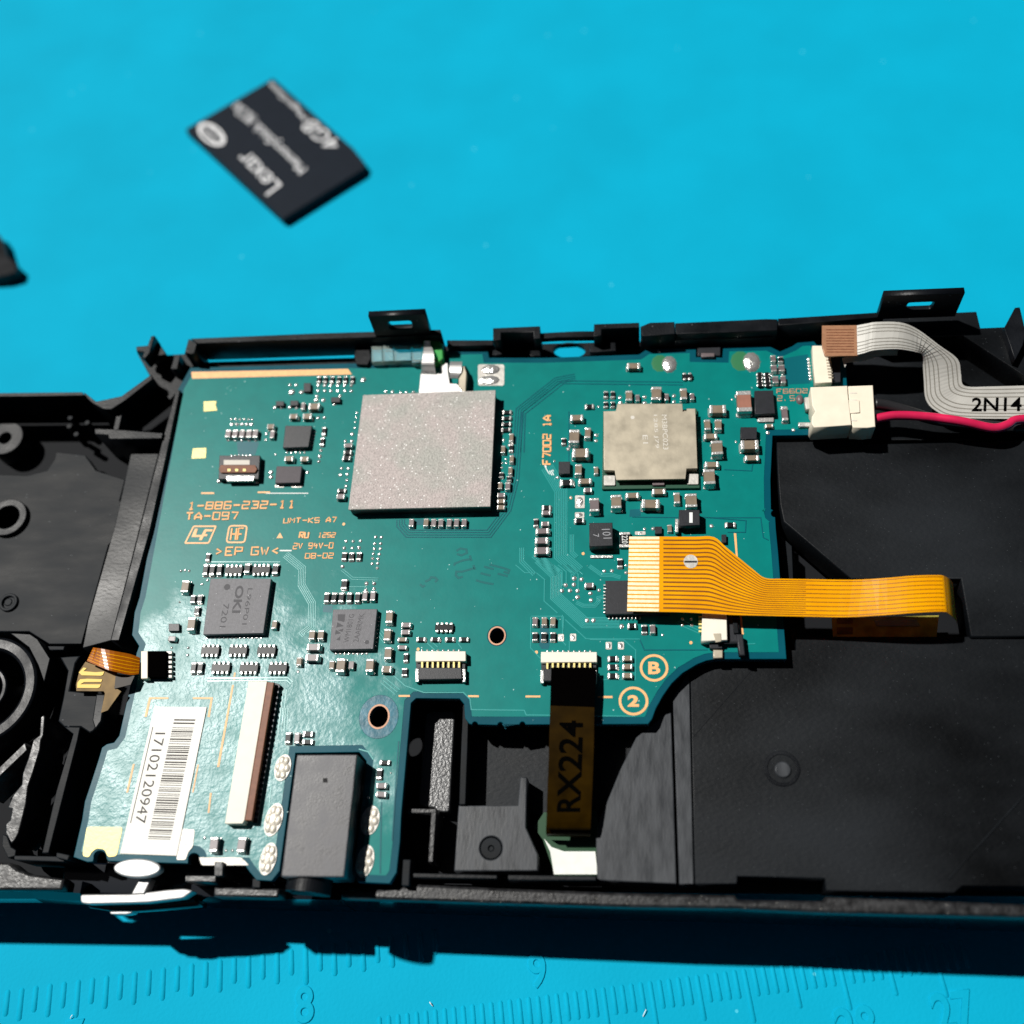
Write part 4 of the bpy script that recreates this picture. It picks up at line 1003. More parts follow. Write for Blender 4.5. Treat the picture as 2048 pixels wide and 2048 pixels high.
ind = block('inductor', 'C', [(583, 1530), (758, 1528), (762, 1704), (583, 1708)], 1.5, 1.35, 'ic_black', 0.07)
block('inductor_foot', 'C', rect(592, 1775, 760, 1795), 0.2, 0.16, 'tin', 0.03, parent=ind)
zt = 1.502
ptext('marking', '101', 'C', (676, 1578), (690, 1650), (738, 1576), zt, 'ic_mark_light', ind, 0.003)
ptext('marking', '7', 'C', (612, 1615), (614, 1640), (655, 1612), zt, 'ic_mark_light', ind, 0.003)
dd = block('diode', 'C', [(1260, 1432), (1416, 1432), (1418, 1548), (1258, 1552)], 1.5, 1.4, 'ic_black', 0.06)
block('diode_band', 'C', rect(1338, 1452, 1363, 1530), 1.506, 0.02, 'white_print', 0.0, parent=dd)
block('diode_lead', 'C', rect(1232, 1500, 1256, 1600), 0.8, 0.7, 'tin', 0.05, parent=dd)
r220 = block('resistor', 'C', rect(812, 1622, 890, 1690), 0.5, 0.42, 'resistor_black', 0.03)
block('terminal', 'C', rect(810, 1600, 892, 1620), 0.5, 0.45, 'tin', 0.05, parent=r220)
block('terminal', 'C', rect(810, 1692, 890, 1714), 0.5, 0.45, 'tin', 0.05, parent=r220)
ptext('marking', '220', 'C', (828, 1626), (830, 1686), (872, 1626), 0.505, 'white_print', r220, 0.004)

# ---- printed orange lettering and marks
GP = 'gold_print'
GLYPH = {  # technical lettering: strokes on a 4 x 6 grid
 '0': ['00-40-46-06-00'], '1': ['15-26-20', '10-30'], '2': ['06-46-43-03-00-40'], '3': ['06-46-40-00', '13-43'], '4': ['16-03-43', '35-30'], '5': ['46-06-03-43-40-00'], '6': ['46-06-00-40-43-03'], '7': ['06-46-20'],
 '8': ['00-40-46-06-00', '03-43'], '9': ['43-03-06-46-40-00'], '-': ['03-43'], '.': ['10-11'], 'A': ['00-03-26-43-40', '02-42'], 'B': ['00-06-36-45-44-33-42-41-30-00', '03-33'], 'E': ['46-06-00-40', '03-33'], 'F': ['46-06-00', '03-33'],
 'G': ['46-06-00-40-43-23'], 'H': ['00-06', '40-46', '03-43'], 'K': ['00-06', '46-03-40'], 'M': ['00-06-23-46-40'], 'P': ['00-06-46-43-03'], 'R': ['00-06-46-43-03', '23-40'], 'S': ['46-06-03-43-40-00'], 'T': ['06-46', '26-20'], 'U': ['06-00-40-46'],
 'V': ['06-20-46'], 'W': ['06-10-24-30-46'], '>': ['05-33-01'], '<': ['45-13-41'], ' ': []}
def stroke_text(txt, bl, br, tl, w, z):
    n = len(txt)
    adv = 5.6
    total = adv * n - 1.6
    cu = bpy.data.curves.new('st', 'CURVE'); cu.dimensions = '3D'; cu.bevel_depth = w / 2; cu.bevel_resolution = 1; cu.use_fill_caps = True
    ux, uy = (br - bl) / total, (tl - bl) / 6
    for i, ch in enumerate(txt):
        for st_ in GLYPH[ch]:
            pts = [(int(q[0]), int(q[1])) for q in st_.split('-')]
            sp_ = cu.splines.new('POLY'); sp_.points.add(len(pts) - 1)
            for q, (gx, gy) in zip(sp_.points, pts):
                p = bl + ux * (i * adv + gx) + uy * gy
                q.co = (p.x, p.y, 0, 1)
    ob = bpy.data.objects.new('tmp', cu); me = bpy.data.meshes.new_from_object(ob)
    bpy.data.objects.remove(ob); bpy.data.curves.remove(cu)
    for v in me.vertices: v.co.z = z + v.co.z * 0.25
    return me
def gt(s, c, bl, br, tl, w=0.29, mat=None, **kw):
    add('lettering', stroke_text(s, P(c, *bl, 0.05), P(c, *br, 0.05), P(c, *tl, 0.05), w, 0.045), mat or GP, board)
gt('1-886-232-11', 'A', (452, 1430), (1256, 1416), (462, 1378))
gt('TA-097', 'A', (436, 1508), (826, 1503), (444, 1456))
gt('UMT-KS', 'A', (1174, 1532), (1441, 1529), (1180, 1496), w=0.185)
gt('A7', 'A', (1496, 1526), (1568, 1525), (1502, 1489), w=0.185)
gt('1252', 'A', (1434, 1640), (1560, 1639), (1442, 1606), w=0.185)
gt('2V 94V-0', 'A', (1246, 1727), (1545, 1722), (1252, 1686), w=0.185)
gt('08-02', 'A', (1337, 1799), (1546, 1796), (1343, 1762), w=0.185)
gt('>EP', 'A', (664, 1776), (858, 1774), (672, 1718))
gt('GW<', 'A', (930, 1772), (1128, 1770), (937, 1716))
gt('RU', 'A', (1294, 1644), (1360, 1643), (1300, 1603))
gt('F7002 1A', 'B', (1740, 1088), (1742, 724), (1684, 1088))
ptext('lettering', 'B', 'E', (742, 1390), (832, 1390), (742, 1296), 0.05, GP, board, 0.01, bold=0.035)
ptext('lettering', '2', 'E', (585, 1636), (672, 1636), (585, 1548), 0.05, GP, board, 0.01, bold=0.045)
gt('F6602', 'Q', (895, 805), (1630, 795), (892, 705), w=0.13, mat='copper_print')
gt('2.5A', 'Q', (910, 982), (1470, 978), (906, 865), w=0.13, mat='copper_print')
def frame_mark(c, pts, w, r=0.15):
    p = rnd(PL(c, pts, 0.06), r)
    cx = Vector((sum(q[0] for q in p) / len(p), sum(q[1] for q in p) / len(p)))
    # inner loop by shrinking each corner towards its bisector
    v3 = [Vector((q[0], q[1], 0)) for q in p]
    n = len(v3); inn = []
    area = sum(v3[i].x * v3[(i + 1) % n].y - v3[(i + 1) % n].x * v3[i].y for i in range(n))
    sg = 1 if area > 0 else -1
    for i in range(n):
        e1 = (v3[i] - v3[i - 1]).normalized(); e2 = (v3[(i + 1) % n] - v3[i]).normalized()
        nn = Vector((-(e1.y + e2.y), e1.x + e2.x, 0)).normalized() * sg
        inn.append((v3[i].x + nn.x * w, v3[i].y + nn.y * w))
    add('symbol_frame', poly(p, 0.06, 0.02, (inn,)), GP, board)
frame_mark('A', [(492, 1551), (672, 1551), (612, 1689), (422, 1689)], 0.2, 0.25)
frame_mark('A', [(760, 1547), (906, 1547), (886, 1684), (735, 1684)], 0.2, 0.5)
for q in ([(505, 1575), (528, 1575), (512, 1622), (555, 1622), (580, 1578), (640, 1580), (634, 1596), (590, 1595), (582, 1616), (600, 1616), (595, 1632), (572, 1632), (556, 1662), (535, 1662), (545, 1638), (478, 1638)],):
    bp_poly('symbol', 'A', q, GP)
gt('HF', 'A', (774, 1660), (862, 1660), (786, 1572), w=0.26)
bp_poly('symbol', 'A', [(1120, 1646), (1170, 1646), (1147, 1604)], GP)
bp_poly('edge_contact', 'A', [(478, 392), (1660, 369), (1690, 410), (484, 442)], GP, 0.06, 0.03)
for c, q in (('A', rect(552, 1300, 650, 1313)), ('A', rect(978, 1294, 1072, 1306)), ('E', rect(358, 1554, 472, 1570)), ('D', rect(110, 898, 195, 912)), ('D', rect(635, 900, 716, 914)), ('D', rect(1068, 902, 1180, 916)),
             ('I', [(1125, 432), (1270, 432), (1270, 445), (1138, 446), (1108, 578), (1090, 580)]), ('I', [(1455, 432), (1606, 432), (1582, 582), (1566, 580), (1590, 446), (1455, 445)]), ('I', [(1003, 935), (1016, 935), (966, 1150), (952, 1150)]), ('I', [(1490, 940), (1500, 940), (1460, 1150), (1450, 1150)]),
             ('G', [(800, 1212), (812, 1212), (806, 1265), (794, 1265)]), ('G', [(785, 1305), (798, 1305), (688, 1925), (672, 1925)]), ('H', [(75, 890), (88, 890), (70, 1040), (58, 1040)]), ('C', [(1674, 1610), (1692, 1610), (1704, 1790), (1690, 1790)]), ('E', [(1430, 940), (1446, 940), (1462, 1090), (1448, 1090)])):
    bp_poly('printed_line', c, q, GP, 0.055, 0.02)
bp_poly('printed_line', 'A', rect(1040, 1304, 1360, 1311), 'white_print', 0.055, 0.02)
bp_poly('printed_line', 'A', rect(1145, 1735, 1235, 1745), 'white_print', 0.055, 0.02)
bp_poly('printed_arrow', 'B', [(1692, 1098), (1706, 1095), (1722, 1140), (1762, 1128), (1766, 1172), (1742, 1172), (1716, 1150)], 'white_print', 0.055, 0.02)
for c, x, y in (('A', 1628, 1540), ('E', 157, 58), ('E', 250, 480), ('E', 1063, 1152), ('D', 257, 552), ('D', 1150, 575)):
    add('printed_dot', poly(ell(P(c, x, y, 0.05), 0.17, 0.19, 12), 0.05, 0.015), GP, board)
for c, x, y, r_ in (('E', 785, 1342, 100), ('E', 630, 1592, 104)):
    cc = P(c, x, y, 0.06)
    R1 = (P(c, x + r_ + 8, y, 0.06) - cc).length
    add('printed_ring', poly(ell(cc, R1, R1, 48), 0.06, 0.02, (ell(cc, R1 - 0.27, R1 - 0.27, 48),)), GP, board)
for q in ([(572, 615), (668, 613), (660, 640), (672, 682), (572, 690)], [(490, 970), (590, 965), (585, 1042), (480, 1045)]):
    bp_poly('gold_pad', 'A', q, 'gold_pad', 0.07, 0.05)
bp_poly('tinned_land', 'I', [(655, 1410), (925, 1412), (880, 1630), (815, 1640), (790, 1580), (730, 1570), (690, 1600), (672, 1640), (622, 1630)], 'gold_pad', 0.07, 0.05, 0.3)
bp_poly('tinned_land', 'I', [(1375, 1425), (1470, 1430), (1455, 1560), (1420, 1600), (1400, 1660), (1330, 1660)], 'tin_satin', 0.07, 0.05, 0.2)
bp_poly('tinned_land', 'I', [(1500, 1640), (1820, 1640), (1880, 1700), (1520, 1700)], 'tin_satin', 0.07, 0.05, 0.2)

# ---- barcode sticker
stz = 0.14
sq = PL('I', [(1165, 502), (1560, 506), (1332, 1628), (905, 1612)], stz)
stick = add('barcode_sticker', poly(sq, stz, 0.06, (), 0.0), 'label_paper', board)
def suv(u, v, z=stz + 0.004):
    a = sq[0].lerp(sq[1], u); b = sq[3].lerp(sq[2], u)
    q = a.lerp(b, v); return Vector((q.x, q.y, z))
rb = random.Random(11)
V, Fc = [], []
v = 0.088
while v < 0.905:
    wv = rb.choice((0.0045, 0.0045, 0.007, 0.0105))
    if not 0.125 < v < 0.14:
        k = len(V)
        u0 = 0.435 + (0 if rb.random() < 0.5 else 0.0); u1 = 0.835
        V += [suv(u0, v), suv(u1, v), suv(u1, v + wv), suv(u0, v + wv)]; Fc.append((k, k + 1, k + 2, k + 3))
    v += wv + rb.choice((0.005, 0.007, 0.010, 0.013))
bm_me = mesh_from(V, [f[::-1] for f in Fc])
add('barcode', bm_me, 'label_ink', stick)
add('serial_number', text_mesh('17102120947', suv(0.135, 0.185), suv(0.135, 0.80), suv(0.325, 0.185), 0.002), 'label_ink', stick)
add('ruled_line', mesh_from([suv(0.055, 0.145), suv(0.055, 0.80), suv(0.07, 0.80), suv(0.07, 0.145)], [(0, 1, 2, 3)]), 'label_ink', stick)

# ---- connectors on the board
# tiny shielded socket, upper left
us = block('micro_socket', 'A', [(690, 1022), (996, 1022), (985, 1200), (682, 1200)], 0.9, 0.85, 'ic_black', 0.05)
block('socket_window', 'A', rect(722, 1056, 918, 1092), 0.93, 0.06, 'shield_mark', 0.01, parent=us)
block('socket_bar', 'A', [(700, 1094), (958, 1094), (975, 1125), (958, 1152), (700, 1152), (684, 1125)], 1.15, 0.3, 'brown_flap', 0.04, parent=us)
for x in (762, 820, 878): block('contact', 'A', rect(x - 12, 1122, x + 12, 1142), 1.2, 0.1, 'gold_pad', 0.03, parent=us)
block('socket_lip', 'A', [(738, 1176), (952, 1176), (946, 1214), (744, 1216)], 0.95, 0.4, 'tin', 0.06, parent=us)
for x in (690, 970): bump('A', x, 1215, 42)
for i in range(6): bump('A', 782 + i * 28, 1022, 16)
# flap connectors along the lower edge
def flap_socket(c, x0, x1, y0, y1, y2, y3, npin):
    s_ = block('ribbon_socket', c, [(x0, y0), (x1, y0), (x1 + 2, y1), (x0 - 2, y1)], 1.0, 0.95, 'white_plastic', 0.05)
    block('socket_base', c, [(x0, y1), (x1, y1), (x1 - 8, y3), (x0 + 8, y3)], 0.45, 0.4, 'ic_black', 0.03, parent=s_)
    block('flap', c, [(x0 + 22, y2), (x1 - 30, y2), (x1 - 24, y3 - 12), (x0 + 18, y3 - 8)], 0.95, 0.45, 'ic_black', 0.08, parent=s_)
    for x in (x0 + 8, x1 - 12):
        block('side_clip', c, rect(x - 12, y2 + 10, x + 12, y3 + 8), 0.7, 0.6, 'tin', 0.05, parent=s_)
    for i in range(npin):
        x = x0 + 48 + (x1 - x0 - 96) * i / (npin - 1)
        block('contact', c, rect(x - 8, y1 - 8, x + 8, y2 + 4), 0.85, 0.2, 'gold_pad', 0.04, parent=s_)
        bump(c, x, y0 - 4, 20)
    return s_
flap_socket('D', 240, 615, 567, 642, 690, 790, 8)
flap_socket('D', 1185, 1605, 573, 650, 700, 800, 9)
# long display connector
lc = block('ribbon_socket', 'H', [(366, 47), (506, 45), (336, 1095), (320, 1122), (186, 1120)], 1.25, 1.2, 'white_plastic', 0.06)
block('flap', 'H', [(508, 52), (558, 55), (390, 1098), (338, 1096)], 1.3, 0.6, 'brown_flap', 0.06, parent=lc)
block('socket_base', 'H', [(560, 56), (600, 70), (432, 1120), (392, 1110)], 0.55, 0.5, 'ic_black', 0.03, parent=lc)
for i in range(24):
    t = i / 23
    x, y = 588 - 168 * t, 85 + 985 * t
    block('contact', 'H', [(x - 16, y - 9), (x + 14, y - 9), (x + 14, y + 9), (x - 16, y + 9)], 0.62, 0.2, 'ic_grey', 0.03, parent=lc)
# headphone jack
jk = block('headphone_jack', 'H', [(732, 602), (1185, 600), (1086, 1524), (612, 1520)], 3.0, 4.6, 'jack_black', 0.1)
block('pin_hole', 'H', rect(928, 778, 962, 812), 3.012, 0.02, 'hole_dark', 0.0, parent=jk)
p0, p1 = P('H', 842, 1500, 0.3), P('H', 842, 1650, 0.3)
p1 = Vector((p0.x - 0.15, p1.y, 0.3))
add('jack_barrel', tube([p0, p1 + (p0 - p1) * 0.05, p1], 2.3, 40), 'plastic_black', jk, smooth=False)
add('jack_bore', tube([p1 + Vector((0, 0.3, 0)), p1 + Vector((0, -0.03, 0))], 1.75, 32), 'hole_dark', jk)
# small side socket under the left flex
ss = block('ribbon_socket', 'I', rect(1115, 82, 1250, 278), 1.0, 0.95, 'film_black', 0.06)
block('socket_flap', 'I', rect(1064, 84, 1114, 290), 0.95, 0.9, 'cream_plastic', 0.05, parent=ss)
for i in range(6):
    block('contact', 'I', rect(1228, 82 + i * 36, 1298, 106 + i * 36), 0.55, 0.5, 'tin_satin', 0.06, parent=ss)
# cream socket at the upper right, under the flat cable
fs = block('ribbon_socket', 'J', [(335, 495), (470, 495), (484, 772), (354, 776)], 1.3, 1.25, 'cream_plastic', 0.06)
for i in range(9):
    block('contact', 'J', rect(432 + i * 3, 555 + i * 22, 470 + i * 3, 566 + i * 22), 1.33, 0.1, 'shield_steel', 0.02, parent=fs)
for i in range(7): bump('J', 305 + i * 2.5, 598 + i * 25, 26)
block('socket_flap', 'J', rect(488, 560, 548, 770), 0.8, 0.7, 'ic_black', 0.05, parent=fs)
# battery socket
bs = block('battery_socket', 'J', [(322, 808), (600, 796), (604, 850), (632, 1095), (345, 1112), (330, 1080), (332, 1030), (358, 990), (335, 950)], 3.1, 3.05, 'cream_plastic', 0.1)
block('socket_lug', 'Q', [(1560, 900), (1690, 890), (1700, 1170), (1590, 1190)], 0.9, 0.85, 'tin_satin', 0.08, parent=bs)
block('socket_lug', 'Q', rect(1410, 1500, 1700, 1600), 0.5, 0.45, 'tin', 0.1, parent=bs)
bump('Q', 1440, 960, 190, 'capacitor', 0.9, 240, 'cap_mauve')
# white latch connector under the orange ribbon
ls = block('ribbon_socket', 'E', [(1160, 700), (1325, 700), (1338, 1132), (1142, 1138)], 1.35, 1.3, 'white_plastic', 0.06)
block('side_clip', 'E', [(1232, 1082), (1290, 1082), (1294, 1142), (1250, 1150)], 1.42, 0.2, 'shield_steel', 0.03, parent=ls)
block('socket_base', 'E', [(1340, 930), (1420, 930), (1440, 1160), (1345, 1150)], 0.6, 0.5, 'ic_black', 0.04, parent=ls)
block('flap', 'E', [(1375, 950), (1408, 950), (1425, 1080), (1388, 1080)], 0.9, 0.4, 'plastic_grey', 0.05, parent=ls)
block('latch_lever', 'E', [(1405, 1085), (1456, 1085), (1475, 1250), (1428, 1245)], 1.2, 0.9, 'ic_black', 0.12, parent=ls)
block('latch_lever', 'E', rect(1300, 1142, 1412, 1160), 0.8, 0.4, 'plastic_grey', 0.05, parent=ls)
block('socket_lug', 'E', rect(1232, 1205, 1304, 1268), 0.5, 0.45, 'shield_steel', 0.08, parent=ls)
block('socket_base', 'E', rect(1205, 1145, 1300, 1195), 0.6, 0.5, 'ic_black', 0.05, parent=ls)
for i in range(5): block('contact', 'E', rect(1122, 950 + i * 27, 1166, 964 + i * 27), 0.7, 0.3, 'gold_pad', 0.03, parent=ls)
block('side_switch', 'C', rect(1400, 205, 1572, 268), 0.2, 1.1, 'ic_black', 0.05)
block('switch_plunger', 'C', rect(1428, 248, 1528, 276), 0.5, 0.6, 'cap_mauve', 0.06)
# springy steel clip above the processor
def cz3(x, y): return 830 + x * .06729, 680 + y * .06729
def CP(x, y, z): return at_px(*cz3(x, y), z)
clip = add('ground_clip', poly([CP(*q, 0.7) for q in ((110, 1640), (165, 1010), (640, 1020), (735, 940), (745, 690), (970, 690), (985, 990), (1035, 1290), (1240, 1300), (1500, 1500), (1500, 1640))], 0.7, 0.25, (), 0.03), 'clip_steel', board)
add('clip_prong', strip(smooth_stations([(CP(160, 1000, 0.7), CP(620, 1000, 0.7)), (CP(185, 900, 1.1), CP(605, 915, 1.1)), (CP(185, 730, 2.1), CP(575, 730, 2.1)), (CP(215, 560, 2.2), CP(565, 560, 2.2)), (CP(245, 340, 2.2), CP(545, 340, 2.2)), (CP(270, 120, 1.7), CP(460, 120, 1.7)), (CP(280, 30, 2.3), CP(440, 30, 2.3))], 3), 0.12), 'clip_steel', clip)
add('clip_prong', strip(smooth_stations([(CP(1030, 1120, 1.3), CP(1260, 1130, 1.3)), (CP(1025, 960, 1.7), CP(1360, 980, 1.7)), (CP(1025, 760, 1.8), CP(1390, 760, 1.8)), (CP(1040, 680, 1.4), CP(1400, 680, 1.4)), (CP(1050, 640, 0.8), CP(1400, 640, 0.8))], 3), 0.15), 'clip_steel', clip)
add('clip_wall', poly([CP(*q, 1.6) for q in ((1400, 760), (1470, 760), (1530, 960), (1500, 1560), (1400, 1480), (1290, 1350), (1290, 1130), (1370, 1000))], 1.5, 0.9, (), 0.08), 'shield_steel', clip)

# ------------------------------------------------------------------ cables
# main orange ribbon
rb_root = thing('ribbon_cable', 'bright orange flat ribbon cable with gold contacts crossing the right of the board', 'ribbon cable', P('E', 1200, 640, 0.5))
def ST(rows):
    return [(P(c, *a, z), P(c, *b, z)) for c, a, b, z in rows]
st = ST([('E', (598, 351), (582, 915), 2.2), ('E', (700, 351), (690, 917), 2.25), ('E', (825, 351), (822, 919), 2.3), ('E', (950, 352), (950, 921), 2.3), ('E', (1100, 352), (1070, 925), 2.3), ('E', (1235, 354), (1180, 931), 2.3), ('E', (1330, 432), (1270, 936), 2.3),
         ('E', (1430, 515), (1350, 941), 2.3), ('E', (1540, 605), (1470, 945), 2.3), ('E', (1625, 664), (1600, 948), 2.3), ('E', (1760, 669), (1760, 952), 2.3), ('K', (285, 506), (285, 789), 2.3), ('K', (640, 511), (600, 793), 2.5),
         ('K', (900, 497), (900, 776), 3.2), ('K', (1100, 480), (1100, 760), 3.6), ('K', (1290, 476), (1315, 751), 3.6), ('K', (1340, 487), (1362, 765), 3.1), ('K', (1375, 510), (1398, 795), 2.0), ('K', (1395, 535), (1425, 825), 0.2), ('K', (1390, 555), (1425, 850), -3.0)])
sts = smooth_stations(st, 4)
add('ribbon', strip(sts, 0.09), 'kapton', rb_root)
def lerp_line(sts, f, i0, i1, up, w):
    pts = []
    for i in range(i0, i1 + 1):
        a, b = sts[i]
        pts.append((a.lerp(b, f - w / 2) + Vector((0, 0, up)), a.lerp(b, f + w / 2) + Vector((0, 0, up))))
    V = [q for s in pts for q in s]
    return mesh_from(V, [(2 * i, 2 * i + 1, 2 * i + 3, 2 * i + 2) for i in range(len(pts) - 1)])
NL = 17
for k in range(NL):
    f = 0.05 + 0.90 * k / (NL - 1)
    add('conductor_gap', lerp_line(sts, f, 9, 61 if k % 2 == 0 else 44, 0.012, 0.017 if k % 2 else 0.02), 'kapton_line', rb_root)
for k in range(NL + 1):
    f = 0.05 + 0.90 * (k - 0.5) / (NL - 1)
    f = min(max(f, 0.018), 0.982)
    me = lerp_line(sts, f, 0, 8, 0.02, 0.038)
    add('contact', me, 'kapton_contact', rb_root)
add('alignment_hole', poly(ell(P('E', 1062, 540, 2.3), 0.76, 0.8, 28), 2.335, 0.02), 'tin_satin', rb_root)
add('alignment_slot', poly(PL('E', rect(1014, 534, 1110, 548), 2.34), 2.342, 0.006), 'ic_black', rb_root)
add('tail', poly(PL('K', [(480, 800), (1290, 780), (1270, 960), (490, 960)], -3.2), -3.2, 0.1), 'film_olive', rb_root)
for q in (rect(520, 800, 640, 840), rect(520, 870, 640, 920)):
    add('tail_contact', poly(PL('K', q, -3.1), -3.1, 0.05), 'film_tan', rb_root)
add('tail_stiffener', poly(PL('K', [(800, 815), (1120, 808), (1150, 860), (820, 860)], -3.0), -3.0, 0.12, (), 0.03), 'acrylic_clear', rb_root)

# dark printed flex going down to the daughter board
rx_root = thing('flex_cable', 'dark brown translucent flex cable stamped RX224 hanging from its white socket', 'flex cable', P('D', 1420, 1300, 0))
def W7(x, y): return 780 + x * .37267, 1380 + y * .37267
st = [(P('D', 1262, 690, 1.5), P('D', 1600, 690, 1.5)), (P('D', 1258, 830, 1.6), P('D', 1597, 830, 1.6)), (P('D', 1254, 978, 1.6), P('D', 1588, 990, 1.6)), (P('D', 1245, 1300, 1.4), P('D', 1583, 1300, 1.4)), (P('D', 1232, 1650, 0.9), P('D', 1570, 1650, 0.9)),
      (P('D', 1224, 1900, 0.2), P('D', 1558, 1900, 0.2)), (at_px(*W7(837, 730), -0.6), at_px(*W7(1078, 735), -0.6)), (at_px(*W7(838, 772), -1.4), at_px(*W7(1075, 778), -1.4)), (at_px(*W7(842, 785), -2.9), at_px(*W7(1072, 790), -2.9))]
sts = smooth_stations(st, 4)
add('stiffener', strip(sts[:9], 0.16), 'film_black', rx_root)
add('ribbon', strip(sts[8:], 0.09), 'film_brown', rx_root)
def sheet_text(name, txt, sts, v0, v1, u0, u1, mat, root, up=0.03, bold=0.0):
    """Lettering wrapped on a bent sheet: reads from station fraction v0 to v1, letter feet at u0 and tops at u1 across the sheet."""
    me = text_mesh(txt, Vector((0, 0, 0)), Vector((1, 0, 0)), Vector((0, 1, 0)), 0.0, bold=bold)
    bm = bmesh.new(); bm.from_mesh(me)
    bmesh.ops.triangulate(bm, faces=bm.faces[:])
    bmesh.ops.subdivide_edges(bm, edges=[e for e in bm.edges if e.calc_length() > 0.05], cuts=2, use_grid_fill=True)
    n = len(sts) - 1
    for v in bm.verts:
        f = (v0 + (v1 - v0) * v.co.x) * n
        i = min(int(f), n - 1); t = f - i
        u = u0 + (u1 - u0) * v.co.y
        v.co = sts[i][0].lerp(sts[i][1], u).lerp(sts[i + 1][0].lerp(sts[i + 1][1], u), t) + Vector((0, 0, up))
    bm.to_mesh(me); bm.free()
    return add(name, me, mat, root)
sheet_text('lettering', 'RX224', sts, 0.555, 0.297, 0.75, 0.22, 'ink_black', rx_root, bold=0.02)

# small orange flex at the left edge
fx = thing('flex_cable', 'small folded orange flex cable with bright yellow contacts at the left edge', 'flex cable', P('V', 1500, 800, 0))
st = ST([('V', (2080, 560), (2060, 800), 1.0), ('V', (1932, 505), (1932, 815), 1.6), ('V', (1700, 462), (1720, 770), 2.4), ('V', (1500, 425), (1560, 725), 2.6), ('V', (1385, 408), (1290, 610), 2.3)])
add('ribbon', strip(smooth_stations(st, 3), 0.12), 'kapton_dark', fx)
for f in (0.2, 0.38, 0.55, 0.72, 0.88):
    add('conductor', lerp_line(smooth_stations(st, 3), f, 0, 12, 0.014, 0.035), 'kapton', fx)
add('fold', poly(PL('V', [(1270, 620), (1560, 725), (1740, 775), (1700, 1000), (1800, 1060), (1600, 1340), (1500, 1380), (1560, 1090), (1540, 1058), (1135, 1055), (1130, 960), (1180, 760)], 1.2), 1.2, 0.1), 'film_tan', fx)
add('fold', poly(PL('V', [(1720, 800), (2000, 830), (1940, 960), (1700, 1020)], 1.35), 1.35, 0.1), 'film_brown', fx)
for q in ([(1170, 780), (1240, 705), (1290, 715), (1240, 760), (1420, 775), (1550, 765), (1530, 815), (1500, 828), (1215, 822)], [(1150, 930), (1190, 880), (1300, 872), (1520, 880), (1505, 920), (1250, 922), (1190, 955), (1500, 955), (1480, 1000), (1450, 1012), (1145, 1008)]):
    add('contact', poly(PL('V', q, 1.27), 1.27, 0.05, (), 0.01), 'contact_yellow', fx)

# white flat cable
wf = thing('flat_cable', 'white flat cable printed 2N14 bending round the upper right corner', 'flat cable', P('J', 1200, 700, 0))
st = ST([('J', (660, 345), (660, 567), 3.2), ('J', (740, 330), (730, 550), 3.6), ('J', (820, 317), (800, 530), 4.0), ('J', (1000, 320), (970, 520), 4.0), ('J', (1130, 372), (1110, 540), 3.2), ('J', (1290, 490), (1165, 560), 2.2), ('J', (1430, 595), (1170, 640), 1.2),
         ('J', (1455, 700), (1178, 770), 0.4), ('J', (1468, 785), (1192, 900), 0.0), ('J', (1530, 806), (1265, 985), -0.2), ('J', (1660, 804), (1420, 1038), -0.2), ('J', (1932, 797), (1900, 1047), -0.2), ('J', (2200, 790), (2200, 1040), -0.2)])
sts = smooth_stations(st, 4)
add('ribbon', strip(sts, 0.12), 'ffc_white', wf)
for f in (0.10, 0.22, 0.34, 0.60, 0.72, 0.84, 0.94):
    add('conductor_gap', lerp_line(sts, f, 1, len(sts) - 1, 0.02, 0.028), 'ffc_line', wf)
add('stiffener', poly(PL('J', [(408, 343), (670, 340), (676, 572), (430, 572), (408, 500)], 3.3), 3.3, 0.25, (), 0.04), 'copper_film', wf)
for i in range(9):
    add('stiffener_line', poly(PL('J', rect(440, 372 + i * 21, 650, 378 + i * 21), 3.32), 3.32, 0.01), 'brown_flap', wf)
add('lettering', text_mesh('2N14', P('J', 1535, 990, -0.15), P('J', 1912, 988, -0.15), P('J', 1540, 888, -0.15), 0.02, bold=0.015), 'ink_black', wf)
add('tape', poly(PL('J', [(780, 530), (980, 525), (975, 565), (850, 570), (720, 612), (600, 620), (580, 660), (560, 590)], 2.0), 2.0, 0.08), 'ffc_white', wf)

# battery plug and wires
bw = thing('battery_cable', 'cream battery plug trailing a crimson wire towards the right', 'battery cable', P('J', 900, 1000, 0))
block('plug', 'J', [(606, 800), (792, 792), (812, 1108), (748, 1116), (640, 1112), (634, 1090), (606, 850)], 2.9, 2.8, 'cream_plastic', 0.1, parent=bw)
for y in (852, 905, 1005, 1060):
    block('plug_rib', 'J', rect(612, y - 3, 672, y + 4), 2.93, 0.1, 'shield_mark', 0.02, parent=bw)
block('plug_latch', 'J', [(612, 905), (690, 908), (696, 1000), (614, 1005)], 3.05, 0.5, 'cream_plastic', 0.08, parent=bw)
zs = 2.4
add('wire', tube(spline([P('J', 800, 1052, 1.6), P('J', 870, 1035, 1.7), P('J', 980, 1022, 1.8), P('J', 1200, 1032, 1.8), P('J', 1450, 1065, 2.0), P('J', 1640, 1108, 1.6), P('J', 1730, 1116, 1.5), P('J', 1810, 1092, 1.5), P('J', 1880, 1055, 1.2), P('J', 2100, 1040, 0.6)], 6), 0.52, 14), 'wire_red', bw, smooth=True)
add('wire', tube(spline([P('J', 800, 935, 1.8), P('J', 900, 950, 1.4), P('J', 1050, 990, 0.9), P('J', 1250, 1050, 0.2), P('J', 1500, 1085, -0.4), P('J', 1800, 1110, -0.8), P('J', 2150, 1110, -0.8)], 6), 0.66, 14), 'wire_black', bw, smooth=True)

